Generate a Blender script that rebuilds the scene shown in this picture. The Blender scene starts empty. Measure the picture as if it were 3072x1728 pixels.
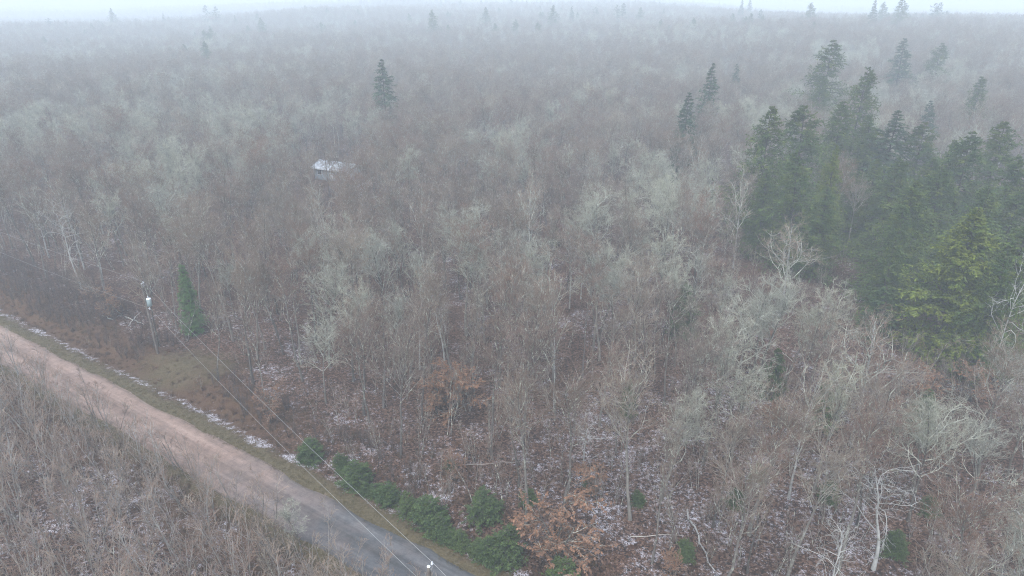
import bpy, math, random
import numpy as np
from mathutils import Vector, Matrix

# ------------------------------------------------------------------ camera
H_CAM = 40.0
PITCH = math.radians(23.4)
scene = bpy.context.scene
C = scene.collection
cam_d = bpy.data.cameras.new('camera')
cam_d.sensor_width = 36.0
cam_d.lens = 24.01
cam_d.clip_start = 0.5
cam_d.clip_end = 9000
cam = bpy.data.objects.new('camera', cam_d)
cam.location = (0, 0, H_CAM)
cam.rotation_euler = (math.pi / 2 - PITCH, 0, 0)
C.objects.link(cam)
scene.camera = cam

# ------------------------------------------------------------------ overcast sky and sun
SUN_EL, SUN_AZ = math.radians(58), math.radians(200)
world = bpy.data.worlds.new('World')
scene.world = world
world.use_nodes = True
wn, wl = world.node_tree.nodes, world.node_tree.links
wn.clear()
sky = wn.new('ShaderNodeTexSky'); sky.sky_type = 'NISHITA'; sky.sun_disc = False
sky.sun_elevation = SUN_EL; sky.sun_rotation = SUN_AZ
sky.air_density = 1.5; sky.dust_density = 1.0; sky.ozone_density = 2.0
hsv = wn.new('ShaderNodeHueSaturation'); hsv.inputs['Saturation'].default_value = 0.68
bg = wn.new('ShaderNodeBackground'); bg.inputs['Strength'].default_value = 0.15
wo = wn.new('ShaderNodeOutputWorld')
wl.new(sky.outputs[0], hsv.inputs['Color']); wl.new(hsv.outputs[0], bg.inputs[0]); wl.new(bg.outputs[0], wo.inputs[0])

sun_d = bpy.data.lights.new('sun', 'SUN')
sun_d.energy = 1.5; sun_d.angle = math.radians(32); sun_d.color = (1.0, 0.985, 0.965)
sun = bpy.data.objects.new('sun', sun_d)
sun_dir = Vector((math.sin(SUN_AZ) * math.cos(SUN_EL), math.cos(SUN_AZ) * math.cos(SUN_EL), math.sin(SUN_EL)))
sun.rotation_euler = sun_dir.to_track_quat('Z', 'Y').to_euler()
C.objects.link(sun)

scene.view_settings.view_transform = 'Standard'
scene.view_settings.look = 'None'
scene.view_settings.gamma = 1.0
scene.view_settings.exposure = 1.06
scene.view_settings.use_curve_mapping = False
cy = scene.cycles
cy.max_bounces = 5; cy.diffuse_bounces = 2; cy.glossy_bounces = 1; cy.transmission_bounces = 1
cy.volume_bounces = 2; cy.transparent_max_bounces = 8
cy.use_denoising = True
cy.denoiser = 'OPENIMAGEDENOISE'
cy.denoising_input_passes = 'RGB_ALBEDO_NORMAL'
cy.denoising_prefilter = 'NONE'
cy.filter_width = 1.1
cy.sample_clamp_indirect = 4.0
cy.caustics_reflective = False; cy.caustics_refractive = False

# ------------------------------------------------------------------ helpers
rnd = random.Random(11)
F_PX = 2049.0
_c, _s = math.cos(PITCH), math.sin(PITCH)

def ray(u, v):
    a, b = (u - 1536) / F_PX, (864 - v) / F_PX
    return (a, _c + b * _s, -_s + b * _c)

def on_ground(u, v, z=0.0):
    """where the sight line through a photo pixel (3072 wide) meets height z"""
    d = ray(u, v); t = (z - H_CAM) / d[2]
    return d[0] * t, d[1] * t

def at_depth(u, v, Y):
    d = ray(u, v); t = Y / d[1]
    return d[0] * t, Y, H_CAM + d[2] * t

def project(x, y, z):
    z = z - H_CAM
    f = y * _c - z * _s
    return 1536 + F_PX * x / f, 864 - F_PX * (y * _s + z * _c) / f, f

K = 1.1925          # pixel lists below were measured on a 2576 px wide print

def vnoise(x, y, seed=0):
    """cheap smooth 2-D value noise on numpy arrays, 0..1"""
    x = np.asarray(x, float); y = np.asarray(y, float)
    xi, yi = np.floor(x), np.floor(y)
    fx, fy = x - xi, y - yi
    fx, fy = fx * fx * (3 - 2 * fx), fy * fy * (3 - 2 * fy)
    def h(a, b):
        n = np.sin(a * 127.1 + b * 311.7 + seed * 74.7) * 43758.5453
        return n - np.floor(n)
    return (h(xi, yi) * (1 - fx) * (1 - fy) + h(xi + 1, yi) * fx * (1 - fy)
            + h(xi, yi + 1) * (1 - fx) * fy + h(xi + 1, yi + 1) * fx * fy)

def sstep(a, b, x):
    t = np.clip((np.asarray(x, float) - a) / (b - a), 0, 1)
    return t * t * (3 - 2 * t)

# ------------------------------------------------------------------ road line and terrain
_edge = np.array([(-66.9, 79.9), (-58.2, 74.5), (-51.0, 70.5), (-44.2, 66.5), (-36.9, 60.9), (-31.1, 56.8),
                  (-25.9, 53.1), (-21.2, 50.2), (-17.0, 47.8), (-13.0, 45.3), (-9.3, 43.0), (-5.8, 40.6), (-2.9, 38.5)])
ROAD_HALF = 2.45
_pf = np.polyfit(_edge[:, 0], _edge[:, 1] - ROAD_HALF * 1.19, 2)
def road_y(x):
    xc = np.clip(x, -85, 12)
    base = np.polyval(_pf, xc)
    sl = 2 * _pf[0] * xc + _pf[1]
    return base + sl * (np.asarray(x, float) - xc)
def road_slope(x):
    xc = np.clip(x, -85, 12)
    return 2 * _pf[0] * xc + _pf[1]
def road_d(x, y):
    """signed distance from the road centre, positive on the forest side"""
    s = road_slope(x)
    return (np.asarray(y, float) - road_y(x)) / np.sqrt(1 + s * s)

def terrain(x, y):
    x = np.asarray(x, float); y = np.asarray(y, float)
    d = road_d(x, y); ad = np.abs(d)
    und = (vnoise(x / 23, y / 23, 1) - .5) * 1.6 + (vnoise(x / 7, y / 7, 2) - .5) * .5 + (vnoise(x / 2.3, y / 2.3, 3) - .5) * .16
    z = und * sstep(4.5, 14, ad)
    z = z - .32 * np.exp(-((d - 5.6) / 1.1) ** 2) + .35 * np.exp(-((d - 9.0) / 1.8) ** 2) * vnoise(x / 5, y / 5, 5)
    z = z - .15 * sstep(2.6, 4.4, ad)
    r = np.hypot(x, y)
    far = (vnoise(x / 210, y / 210, 7) - .5) * 9 * sstep(180, 420, r)
    az = np.arctan2(x, y)
    drop_l = -15 * sstep(480, 1300, r) * sstep(-.12, -.5, az) - 6 * sstep(260, 600, r) * sstep(-.25, -.6, az)
    drop_r = -26 * sstep(560, 1300, r) * sstep(.10, .42, az)
    rise_r = 7.0 * sstep(450, 1000, r) + 4.0 * sstep(220, 480, r) * sstep(.05, .3, az)
    return z + far + drop_l + drop_r + rise_r

def tz(x, y):
    return float(terrain(x, y))

# ------------------------------------------------------------------ materials
def new_mat(name):
    m = bpy.data.materials.new(name); m.use_nodes = True
    nt = m.node_tree
    b = nt.nodes['Principled BSDF']
    b.inputs['Roughness'].default_value = .9
    b.inputs['Specular IOR Level'].default_value = .15
    return m, nt, b

def nd(nt, t, **kw):
    n = nt.nodes.new(t)
    for k, v in kw.items():
        if k in n.inputs: n.inputs[k].default_value = v
        else: setattr(n, k, v)
    return n

def ramp(nt, stops, interp='LINEAR'):
    r = nt.nodes.new('ShaderNodeValToRGB')
    r.color_ramp.interpolation = interp
    e = r.color_ramp.elements
    while len(e) < len(stops): e.new(.5)
    for i, (p, c) in enumerate(stops):
        e[i].position = p; e[i].color = (*c, 1) if len(c) == 3 else c
    return r

def mix(nt, fac, a, b, blend='MIX'):
    m = nt.nodes.new('ShaderNodeMix'); m.data_type = 'RGBA'; m.blend_type = blend
    for sock, val in ((m.inputs['Factor'], fac), (m.inputs['A'], a), (m.inputs['B'], b)):
        if isinstance(val, (int, float)): sock.default_value = val
        elif isinstance(val, tuple): sock.default_value = (*val, 1)
        else: nt.links.new(val, sock)
    return m.outputs['Result']

def wood_mat(name, tints, patch=None, patch_lo=.5, patch_hi=.62, scale=3.0):
    """bark or twig colour: one tint per tree (object random), blotches of lichen"""
    m, nt, b = new_mat(name)
    oi = nt.nodes.new('ShaderNodeObjectInfo')
    r = ramp(nt, [(i / max(1, len(tints) - 1), c) for i, c in enumerate(tints)])
    nt.links.new(oi.outputs['Random'], r.inputs[0])
    col = r.outputs[0]
    tc = nt.nodes.new('ShaderNodeTexCoord')
    if patch:
        n = nd(nt, 'ShaderNodeTexNoise', Scale=scale, Detail=3.0, Roughness=.7)
        nt.links.new(tc.outputs['Object'], n.inputs['Vector'])
        f = ramp(nt, [(patch_lo, (0, 0, 0)), (patch_hi, (1, 1, 1))])
        nt.links.new(n.outputs[0], f.inputs[0])
        col = mix(nt, f.outputs[0], col, patch)
    n2 = nd(nt, 'ShaderNodeTexNoise', Scale=.9, Detail=2.0)
    nt.links.new(tc.outputs['Object'], n2.inputs['Vector'])
    v = ramp(nt, [(.3, (.65, .65, .65)), (.7, (1.25, 1.25, 1.25))])
    nt.links.new(n2.outputs[0], v.inputs[0])
    col = mix(nt, 1.0, col, v.outputs[0], 'MULTIPLY')
    nt.links.new(col, b.inputs['Base Color'])
    return m

LICHEN = (.40, .41, .32)
M = {}
M['twig_brown'] = wood_mat('twig_brown', [(.175, .115, .085), (.24, .178, .135), (.215, .125, .09), (.21, .158, .13), (.285, .222, .165)], LICHEN, .58, .74, 1.6)
M['limb_brown'] = wood_mat('limb_brown', [(.17, .14, .12), (.27, .235, .20), (.13, .105, .09), (.30, .27, .235)], (.50, .505, .41), .51, .62, 2.2)
M['bark_grey'] = wood_mat('bark_grey', [(.12, .105, .092), (.21, .19, .165), (.075, .064, .056), (.16, .14, .125)], (.32, .325, .26), .54, .68, 2.5)
M['twig_lichen'] = wood_mat('twig_lichen', [(.32, .31, .245), (.39, .38, .29), (.30, .30, .255), (.40, .385, .275)], (.50, .50, .38), .52, .68, 2.0)
M['limb_lichen'] = wood_mat('limb_lichen', [(.26, .25, .21), (.36, .355, .295)], (.54, .54, .45), .50, .62, 3.0)
M['twig_tan'] = wood_mat('twig_tan', [(.32, .225, .165), (.27, .18, .135), (.36, .275, .205), (.30, .23, .185)], (.42, .43, .34), .62, .76, 1.6)
M['twig_dark'] = wood_mat('twig_dark', [(.13, .085, .07), (.17, .11, .085), (.12, .09, .08)], (.22, .15, .11), .55, .7, 1.0)
M['limb_tan'] = wood_mat('limb_tan', [(.26, .22, .19), (.36, .325, .29), (.20, .165, .145), (.42, .40, .37)], (.44, .45, .38), .55, .70, 2.0)
M['bark_birch'] = wood_mat('bark_birch', [(.38, .37, .34), (.30, .29, .27)], (.10, .09, .085), .55, .62, 5.0)
M['dead_wood'] = wood_mat('dead_wood', [(.36, .35, .32), (.46, .45, .42)], (.26, .24, .21), .55, .68, 2.5)
M['bark_dark'] = wood_mat('bark_dark', [(.075, .065, .06), (.10, .088, .08)], (.24, .25, .21), .60, .74, 2.5)
M['pole_wood'] = wood_mat('pole_wood', [(.15, .125, .108), (.17, .14, .12)], (.22, .20, .175), .5, .7, 3.0)

def leaf_mat(name, tints, scale=.8, lo=.55, hi=1.35, alt=None):
    m, nt, b = new_mat(name)
    b.inputs['Roughness'].default_value = .75
    oi = nt.nodes.new('ShaderNodeObjectInfo')
    r = ramp(nt, [(i / max(1, len(tints) - 1), c) for i, c in enumerate(tints)])
    nt.links.new(oi.outputs['Random'], r.inputs[0])
    at = nd(nt, 'ShaderNodeAttribute', attribute_name='shade')
    v = ramp(nt, [(0, (lo, lo, lo)), (1, (hi, hi, hi))])
    nt.links.new(at.outputs['Fac'], v.inputs[0])
    col = mix(nt, 1.0, r.outputs[0], v.outputs[0], 'MULTIPLY')
    if alt:
        tc = nt.nodes.new('ShaderNodeTexCoord')
        n = nd(nt, 'ShaderNodeTexNoise', Scale=scale, Detail=2.0)
        nt.links.new(tc.outputs['Object'], n.inputs['Vector'])
        f = ramp(nt, [(.45, (0, 0, 0)), (.62, (1, 1, 1))])
        nt.links.new(n.outputs[0], f.inputs[0])
        col = mix(nt, f.outputs[0], col, mix(nt, 1.0, alt, v.outputs[0], 'MULTIPLY'))
    nt.links.new(col, b.inputs['Base Color'])
    return m

M['needle_dark'] = leaf_mat('needle_dark', [(.05, .086, .022), (.066, .102, .026), (.05, .088, .027)], .5, .38, 1.6, alt=(.095, .12, .024))
M['needle_blue'] = leaf_mat('needle_blue', [(.048, .082, .042), (.06, .098, .046)], .5)
M['needle_olive'] = leaf_mat('needle_olive', [(.125, .152, .024), (.135, .158, .026)], .7, lo=.45, hi=1.5, alt=(.10, .14, .026))
M['needle_bright'] = leaf_mat('needle_bright', [(.088, .165, .05), (.095, .17, .052)], .7)
M['needle_bush'] = leaf_mat('needle_bush', [(.045, .076, .024), (.05, .078, .027), (.068, .098, .027)], 1.2, .35, 1.6, alt=(.075, .11, .035))
M['leaf_copper'] = leaf_mat('leaf_copper', [(.22, .118, .068), (.24, .13, .075), (.185, .10, .062)], 1.0, .55, 1.4)
M['grass_dead'] = leaf_mat('grass_dead', [(.15, .08, .045), (.17, .105, .06), (.09, .055, .04), (.12, .085, .047)], 1.0, .6, 1.3)
M['grass_moss'] = leaf_mat('grass_moss', [(.115, .095, .045), (.145, .115, .055), (.095, .085, .038)], 1.0, .6, 1.3)

# --- forest floor: leaf litter, snow dusting, mossy verge, one sheet
def ground_material():
    m, nt, b = new_mat('forest_floor')
    L = nt.links
    tc = nt.nodes.new('ShaderNodeTexCoord')
    def noise(scale, detail=4.0, rough=.6, vec=None):
        n = nd(nt, 'ShaderNodeTexNoise', Scale=scale, Detail=detail, Roughness=rough)
        L.new(tc.outputs['Object'], n.inputs['Vector']); return n.outputs[0]
    def att(name):
        return nd(nt, 'ShaderNodeAttribute', attribute_name=name).outputs['Fac']
    def math_(op, a, b_=None, c=None, clamp=False):
        n = nt.nodes.new('ShaderNodeMath'); n.operation = op; n.use_clamp = clamp
        for i, v in enumerate((a, b_, c)):
            if v is None: continue
            if isinstance(v, (int, float)): n.inputs[i].default_value = v
            else: L.new(v, n.inputs[i])
        return n.outputs[0]
    # litter: leaf-sized cells of several browns
    vor = nd(nt, 'ShaderNodeTexVoronoi', Scale=7.0)
    L.new(tc.outputs['Object'], vor.inputs['Vector'])
    sep = nt.nodes.new('ShaderNodeSeparateColor'); L.new(vor.outputs['Color'], sep.inputs[0])
    lit = ramp(nt, [(0, (.014, .010, .007)), (.35, (.055, .031, .021)), (.6, (.088, .049, .032)), (.85, (.125, .077, .053)), (1, (.18, .125, .096))])
    L.new(sep.outputs[0], lit.inputs[0])
    big = ramp(nt, [(.3, (.70, .66, .66)), (.7, (1.2, 1.12, 1.08))])
    L.new(noise(.22, 5.0, .65), big.inputs[0])
    col = mix(nt, 1.0, lit.outputs[0], big.outputs[0], 'MULTIPLY')
    # bank of orange dead grass
    bank = ramp(nt, [(.3, (.055, .032, .02)), (.5, (.10, .055, .031)), (.7, (.10, .066, .037))])
    L.new(noise(1.6, 5.0, .7), bank.inputs[0])
    col = mix(nt, att('bank'), col, bank.outputs[0])
    # mossy verge
    moss = ramp(nt, [(.32, (.075, .055, .032)), (.5, (.11, .088, .045)), (.68, (.16, .125, .075))])
    L.new(noise(5.0, 5.0, .75), moss.inputs[0])
    col = mix(nt, att('moss'), col, moss.outputs[0])
    # snow: thin dusting caught between the leaves
    amt = math_('ADD', att('snow'), math_('MULTIPLY', math_('SUBTRACT', noise(.33, 4.0, .62), .5), .55))
    spk = math_('SUBTRACT', noise(2.6, 5.0, .75), math_('SUBTRACT', 1.0, amt))
    sf = math_('MULTIPLY', spk, 5.0, clamp=True)
    vor2 = nd(nt, 'ShaderNodeTexVoronoi', Scale=13.0); L.new(tc.outputs['Object'], vor2.inputs['Vector'])
    sep2 = nt.nodes.new('ShaderNodeSeparateColor'); L.new(vor2.outputs['Color'], sep2.inputs[0])
    spk2 = math_('MULTIPLY', math_('SUBTRACT', sep2.outputs[1], .28), 3.0, clamp=True)
    sf = math_('MULTIPLY', sf, spk2)
    col = mix(nt, math_('MULTIPLY', sf, .9), col, (.60, .58, .62))
    L.new(col, b.inputs['Base Color'])
    bump = nd(nt, 'ShaderNodeBump', Strength=.7, Distance=.10)
    L.new(math_('ADD', sep.outputs[2], noise(2.0, 6.0, .7)), bump.inputs['Height'])
    L.new(bump.outputs[0], b.inputs['Normal'])
    return m
M['ground'] = ground_material()

def road_material():
    m, nt, b = new_mat('gravel_road')
    L = nt.links
    b.inputs['Roughness'].default_value = .8
    at_s = nd(nt, 'ShaderNodeAttribute', attribute_name='along').outputs['Fac']
    at_d = nd(nt, 'ShaderNodeAttribute', attribute_name='across').outputs['Fac']
    tc = nt.nodes.new('ShaderNodeTexCoord')
    comb = nt.nodes.new('ShaderNodeCombineXYZ')
    mm = nt.nodes.new('ShaderNodeMath'); mm.operation = 'MULTIPLY'; mm.inputs[1].default_value = .05
    L.new(at_s, mm.inputs[0]); L.new(mm.outputs[0], comb.inputs[0]); L.new(at_d, comb.inputs[1])
    streak = nd(nt, 'ShaderNodeTexNoise', Scale=2.6, Detail=5.0, Roughness=.65)
    L.new(comb.outputs[0], streak.inputs['Vector'])
    grit = nd(nt, 'ShaderNodeTexNoise', Scale=9.0, Detail=6.0, Roughness=.8)
    L.new(tc.outputs['Object'], grit.inputs['Vector'])
    blot = nd(nt, 'ShaderNodeTexNoise', Scale=.35, Detail=4.0, Roughness=.6)
    L.new(tc.outputs['Object'], blot.inputs['Vector'])
    pink = ramp(nt, [(.3, (.20, .14, .113)), (.55, (.275, .195, .158)), (.75, (.34, .25, .205))])
    grey = ramp(nt, [(.3, (.075, .073, .073)), (.55, (.11, .11, .112)), (.75, (.16, .15, .145))])
    L.new(streak.outputs[0], pink.inputs[0]); L.new(streak.outputs[0], grey.inputs[0])
    # dry pinkish shale in the west, dark damp crusher dust in the east
    t = nt.nodes.new('ShaderNodeMapRange'); t.inputs['From Min'].default_value = -30; t.inputs['From Max'].default_value = -12
    L.new(at_s, t.inputs['Value'])
    ad = nt.nodes.new('ShaderNodeMath'); ad.operation = 'MULTIPLY_ADD'; ad.inputs[1].default_value = .9; ad.inputs[2].default_value = -.45
    L.new(blot.outputs[0], ad.inputs[0])
    su = nt.nodes.new('ShaderNodeMath'); su.operation = 'ADD'; su.use_clamp = True
    L.new(t.outputs[0], su.inputs[0]); L.new(ad.outputs[0], su.inputs[1])
    col = mix(nt, su.outputs[0], pink.outputs[0], grey.outputs[0])
    # worn wheel tracks
    tr = ramp(nt, [(0, (.72, .72, .68)), (.10, (.92, .91, .9)), (.27, (1.2, 1.19, 1.18)), (.40, (.92, .91, .9)), (.5, (.76, .75, .72)),
                   (.60, (.92, .91, .9)), (.73, (1.2, 1.19, 1.18)), (.90, (.92, .92, .9)), (1, (.68, .69, .62))])
    dm = nt.nodes.new('ShaderNodeMapRange'); dm.inputs['From Min'].default_value = -ROAD_HALF; dm.inputs['From Max'].default_value = ROAD_HALF
    L.new(at_d, dm.inputs['Value']); L.new(dm.outputs[0], tr.inputs[0])
    col = mix(nt, .8, col, tr.outputs[0], 'MULTIPLY')
    b2 = ramp(nt, [(.32, (.72, .72, .73)), (.5, (1, 1, 1)), (.68, (1.2, 1.19, 1.17))]); bl2 = nd(nt, 'ShaderNodeTexNoise', Scale=1.3, Detail=6.0, Roughness=.72)
    L.new(tc.outputs['Object'], bl2.inputs['Vector']); L.new(bl2.outputs[0], b2.inputs[0])
    col = mix(nt, 1.0, col, b2.outputs[0], 'MULTIPLY')
    g2 = ramp(nt, [(.3, (.78, .78, .78)), (.7, (1.2, 1.2, 1.2))])
    L.new(grit.outputs[0], g2.inputs[0])
    col = mix(nt, 1.0, col, g2.outputs[0], 'MULTIPLY')
    L.new(col, b.inputs['Base Color'])
    bump = nd(nt, 'ShaderNodeBump', Strength=.4, Distance=.03)
    L.new(grit.outputs[0], bump.inputs['Height']); L.new(bump.outputs[0], b.inputs['Normal'])
    return m
M['road'] = road_material()

def plain(name, col, rough=.6, metal=0.0, var=.12, scale=6.0):
    m, nt, b = new_mat(name)
    tc = nt.nodes.new('ShaderNodeTexCoord')
    n = nd(nt, 'ShaderNodeTexNoise', Scale=scale, Detail=4.0)
    nt.links.new(tc.outputs['Object'], n.inputs['Vector'])
    r = ramp(nt, [(.3, tuple(c * (1 - var) for c in col)), (.7, tuple(min(1, c * (1 + var)) for c in col))])
    nt.links.new(n.outputs[0], r.inputs[0]); nt.links.new(r.outputs[0], b.inputs['Base Color'])
    b.inputs['Roughness'].default_value = rough; b.inputs['Metallic'].default_value = metal
    return m
M['tank'] = plain('transformer_paint', (.33, .40, .40), .45)
M['galv'] = plain('galvanised_steel', (.45, .46, .47), .5, .6)
M['porcelain'] = plain('white_porcelain', (.62, .63, .66), .25)
M['snow'] = plain('settled_snow', (.80, .82, .86), .85, 0, .05, 3.0)
M['roof_snow'] = plain('patchy_roof_snow', (.50, .53, .57), .8, 0, .42, 1.3)
M['wire'] = plain('weathered_aluminium', (.42, .42, .40), .6, .0, .08)
M['siding'] = plain('grey_blue_siding', (.30, .34, .38), .7)
M['trim'] = plain('white_trim', (.72, .73, .74), .6)
M['dark_glass'] = plain('window_glass', (.04, .05, .06), .12, 0, .1)
M['tarp'] = plain('white_tarp', (.70, .73, .73), .7)

# ------------------------------------------------------------------ mesh building
def tubes(P, R, sides):
    """P (B,n,3), R (B,n) -> verts, quads of tapered tubes"""
    B, n, _ = P.shape
    T = np.gradient(P, axis=1)
    T /= np.linalg.norm(T, axis=2, keepdims=True) + 1e-9
    T0 = T.mean(axis=1, keepdims=True)
    ref = np.where(np.abs(T0[..., 2:3]) > .8, np.array([1., 0, 0]), np.array([0, 0, 1.]))
    A = np.cross(T, np.broadcast_to(ref, T.shape)); A /= np.linalg.norm(A, axis=2, keepdims=True) + 1e-9
    Bn = np.cross(T, A)
    ang = np.arange(sides) * 2 * math.pi / sides
    V = P[:, :, None, :] + R[:, :, None, None] * (A[:, :, None, :] * np.cos(ang)[None, None, :, None] + Bn[:, :, None, :] * np.sin(ang)[None, None, :, None])
    V = V.reshape(-1, 3)
    b = np.arange(B)[:, None, None] * n * sides
    i = np.arange(n - 1)[None, :, None] * sides
    k = np.arange(sides)[None, None, :]
    k2 = (k + 1) % sides
    Q = np.stack([b + i + k, b + i + k2, b + i + sides + k2, b + i + sides + k], axis=-1).reshape(-1, 4)
    return V, Q

class Geo:
    def __init__(self): self.v, self.q, self.m, self.sh, self.n = [], [], [], [], 0
    def add(self, V, Q, mat=0, shade=None):
        self.v.append(V); self.q.append(np.asarray(Q) + self.n); self.m.append(np.full(len(Q), mat, np.int32))
        self.sh.append(np.full(len(V), .5) if shade is None else shade); self.n += len(V)
        return self
    def tube(self, pts, rad, sides=8, mat=0):
        P = np.array(pts, float)[None]; R = np.array(rad, float)[None] if np.ndim(rad) else np.full((1, len(pts)), rad)
        V, Q = tubes(P, R, sides); self.add(V, Q, mat)
        for e in (0, len(pts) - 1):             # end caps as fans of quads
            off = self.n
            ring = V[e * sides:(e + 1) * sides]
            c = P[0, e][None]
            f = [(sides, k, (k + 1) % sides, (k + 1) % sides) for k in range(sides)]
            self.tri(np.vstack([ring, c]), [(sides, k, (k + 1) % sides) if e else (sides, (k + 1) % sides, k) for k in range(sides)], mat)
        return self
    def tri(self, V, T, mat=0):
        T = np.asarray(T); Q = np.concatenate([T, np.full((len(T), 1), -1)], 1)
        self.v.append(np.asarray(V, float)); q = Q.copy(); q[:, :3] += self.n; self.q.append(q)
        self.m.append(np.full(len(T), mat, np.int32)); self.sh.append(np.full(len(V), .5)); self.n += len(V)
        return self
    def box(self, c, s, rz=0.0, mat=0):
        c = np.array(c, float); h = np.array(s, float) / 2
        v = np.array([(x, y, z) for z in (-1, 1) for y in (-1, 1) for x in (-1, 1)], float) * h
        cr, sr = math.cos(rz), math.sin(rz)
        v = np.stack([v[:, 0] * cr - v[:, 1] * sr, v[:, 0] * sr + v[:, 1] * cr, v[:, 2]], 1) + c
        return self.add(v, [(0, 2, 3, 1), (4, 5, 7, 6), (0, 1, 5, 4), (2, 6, 7, 3), (0, 4, 6, 2), (1, 3, 7, 5)], mat)
    def mesh(self, name, mats, smooth=True):
        V = np.concatenate(self.v); Q = np.concatenate(self.q); mi = np.concatenate(self.m); sh = np.concatenate(self.sh)
        is3 = Q[:, 3] < 0
        if is3.any():
            cnt = np.where(is3, 3, 4)
            loops = Q.reshape(-1); loops = loops[loops >= 0]
        else:
            cnt = np.full(len(Q), 4); loops = Q.reshape(-1)
        me = bpy.data.meshes.new(name)
        me.vertices.add(len(V)); me.vertices.foreach_set('co', V.astype(np.float32).ravel())
        me.loops.add(len(loops)); me.loops.foreach_set('vertex_index', loops.astype(np.int32))
        me.polygons.add(len(Q))
        st = np.concatenate([[0], np.cumsum(cnt)[:-1]]).astype(np.int32)
        me.polygons.foreach_set('loop_start', st)
        me.polygons.foreach_set('material_index', mi)
        if smooth: me.polygons.foreach_set('use_smooth', np.ones(len(Q), bool))
        a = me.attributes.new('shade', 'FLOAT', 'POINT'); a.data.foreach_set('value', sh.astype(np.float32))
        for m in mats: me.materials.append(m)
        me.update(calc_edges=True)
        return me

def obj(name, me, parent=None, loc=(0, 0, 0)):
    o = bpy.data.objects.new(name, me); C.objects.link(o)
    o.location = loc
    if parent: o.parent = parent
    return o

def tag(o, label=None, cat=None, group=None, kind=None):
    if label: o['label'] = label
    if cat: o['category'] = cat
    if group: o['group'] = group
    if kind: o['kind'] = kind
    return o

def thing(name, loc, label, cat, group=None, rz=0.0, scale=1.0, tilt=(0, 0)):
    o = bpy.data.objects.new(name, None); C.objects.link(o)
    o.empty_display_size = .5
    o.location = loc; o.rotation_euler = (tilt[0], tilt[1], rz)
    o.scale = (scale,) * 3 if np.isscalar(scale) else scale
    return tag(o, label, cat, group)

# ------------------------------------------------------------------ tree growing
def nrm(a): return a / (np.linalg.norm(a, axis=-1, keepdims=True) + 1e-9)

def extend(rng, p0, d0, L, r0, n, up, wob, tip=.25):
    """grow B polylines from p0 along d0; up bends them skyward (+) or down (-)"""
    B = len(p0)
    P = np.zeros((B, n, 3)); P[:, 0] = p0
    d = nrm(d0)
    step = (L / (n - 1))[:, None]
    for i in range(1, n):
        P[:, i] = P[:, i - 1] + d * step
        d = nrm(d + np.array([0, 0, 1.]) * up + rng.normal(0, wob, (B, 3)))
    R = r0[:, None] * np.linspace(1, tip, n)[None]
    return P, R

def sprout(rng, P, R, per, t0, t1, a0, a1, l0, l1, n, up, wob, rr=.55, rmin=.006, taper=.6, tip=.3):
    """per children from every polyline of P"""
    B, m, _ = P.shape
    idx = np.repeat(np.arange(B), per)
    t = rng.uniform(t0, t1, B * per)
    f = t * (m - 1); i = np.minimum(f.astype(int), m - 2); w = (f - i)[:, None]
    pos = P[idx, i] * (1 - w) + P[idx, i + 1] * w
    tan = nrm(P[idx, i + 1] - P[idx, i])
    rp = R[idx, i] * (1 - w[:, 0]) + R[idx, i + 1] * w[:, 0]
    perp = nrm(np.cross(tan, nrm(rng.normal(0, 1, (B * per, 3)))))
    a = np.radians(rng.uniform(a0, a1, B * per))[:, None]
    d = tan * np.cos(a) + perp * np.sin(a)
    Lp = np.linalg.norm(np.diff(P, axis=1), axis=2).sum(1)[idx]
    L = Lp * rng.uniform(l0, l1, B * per) * (1 - taper * t)
    return extend(rng, pos, d, L, np.maximum(rp * rr, rmin), n, up, wob, tip)

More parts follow.
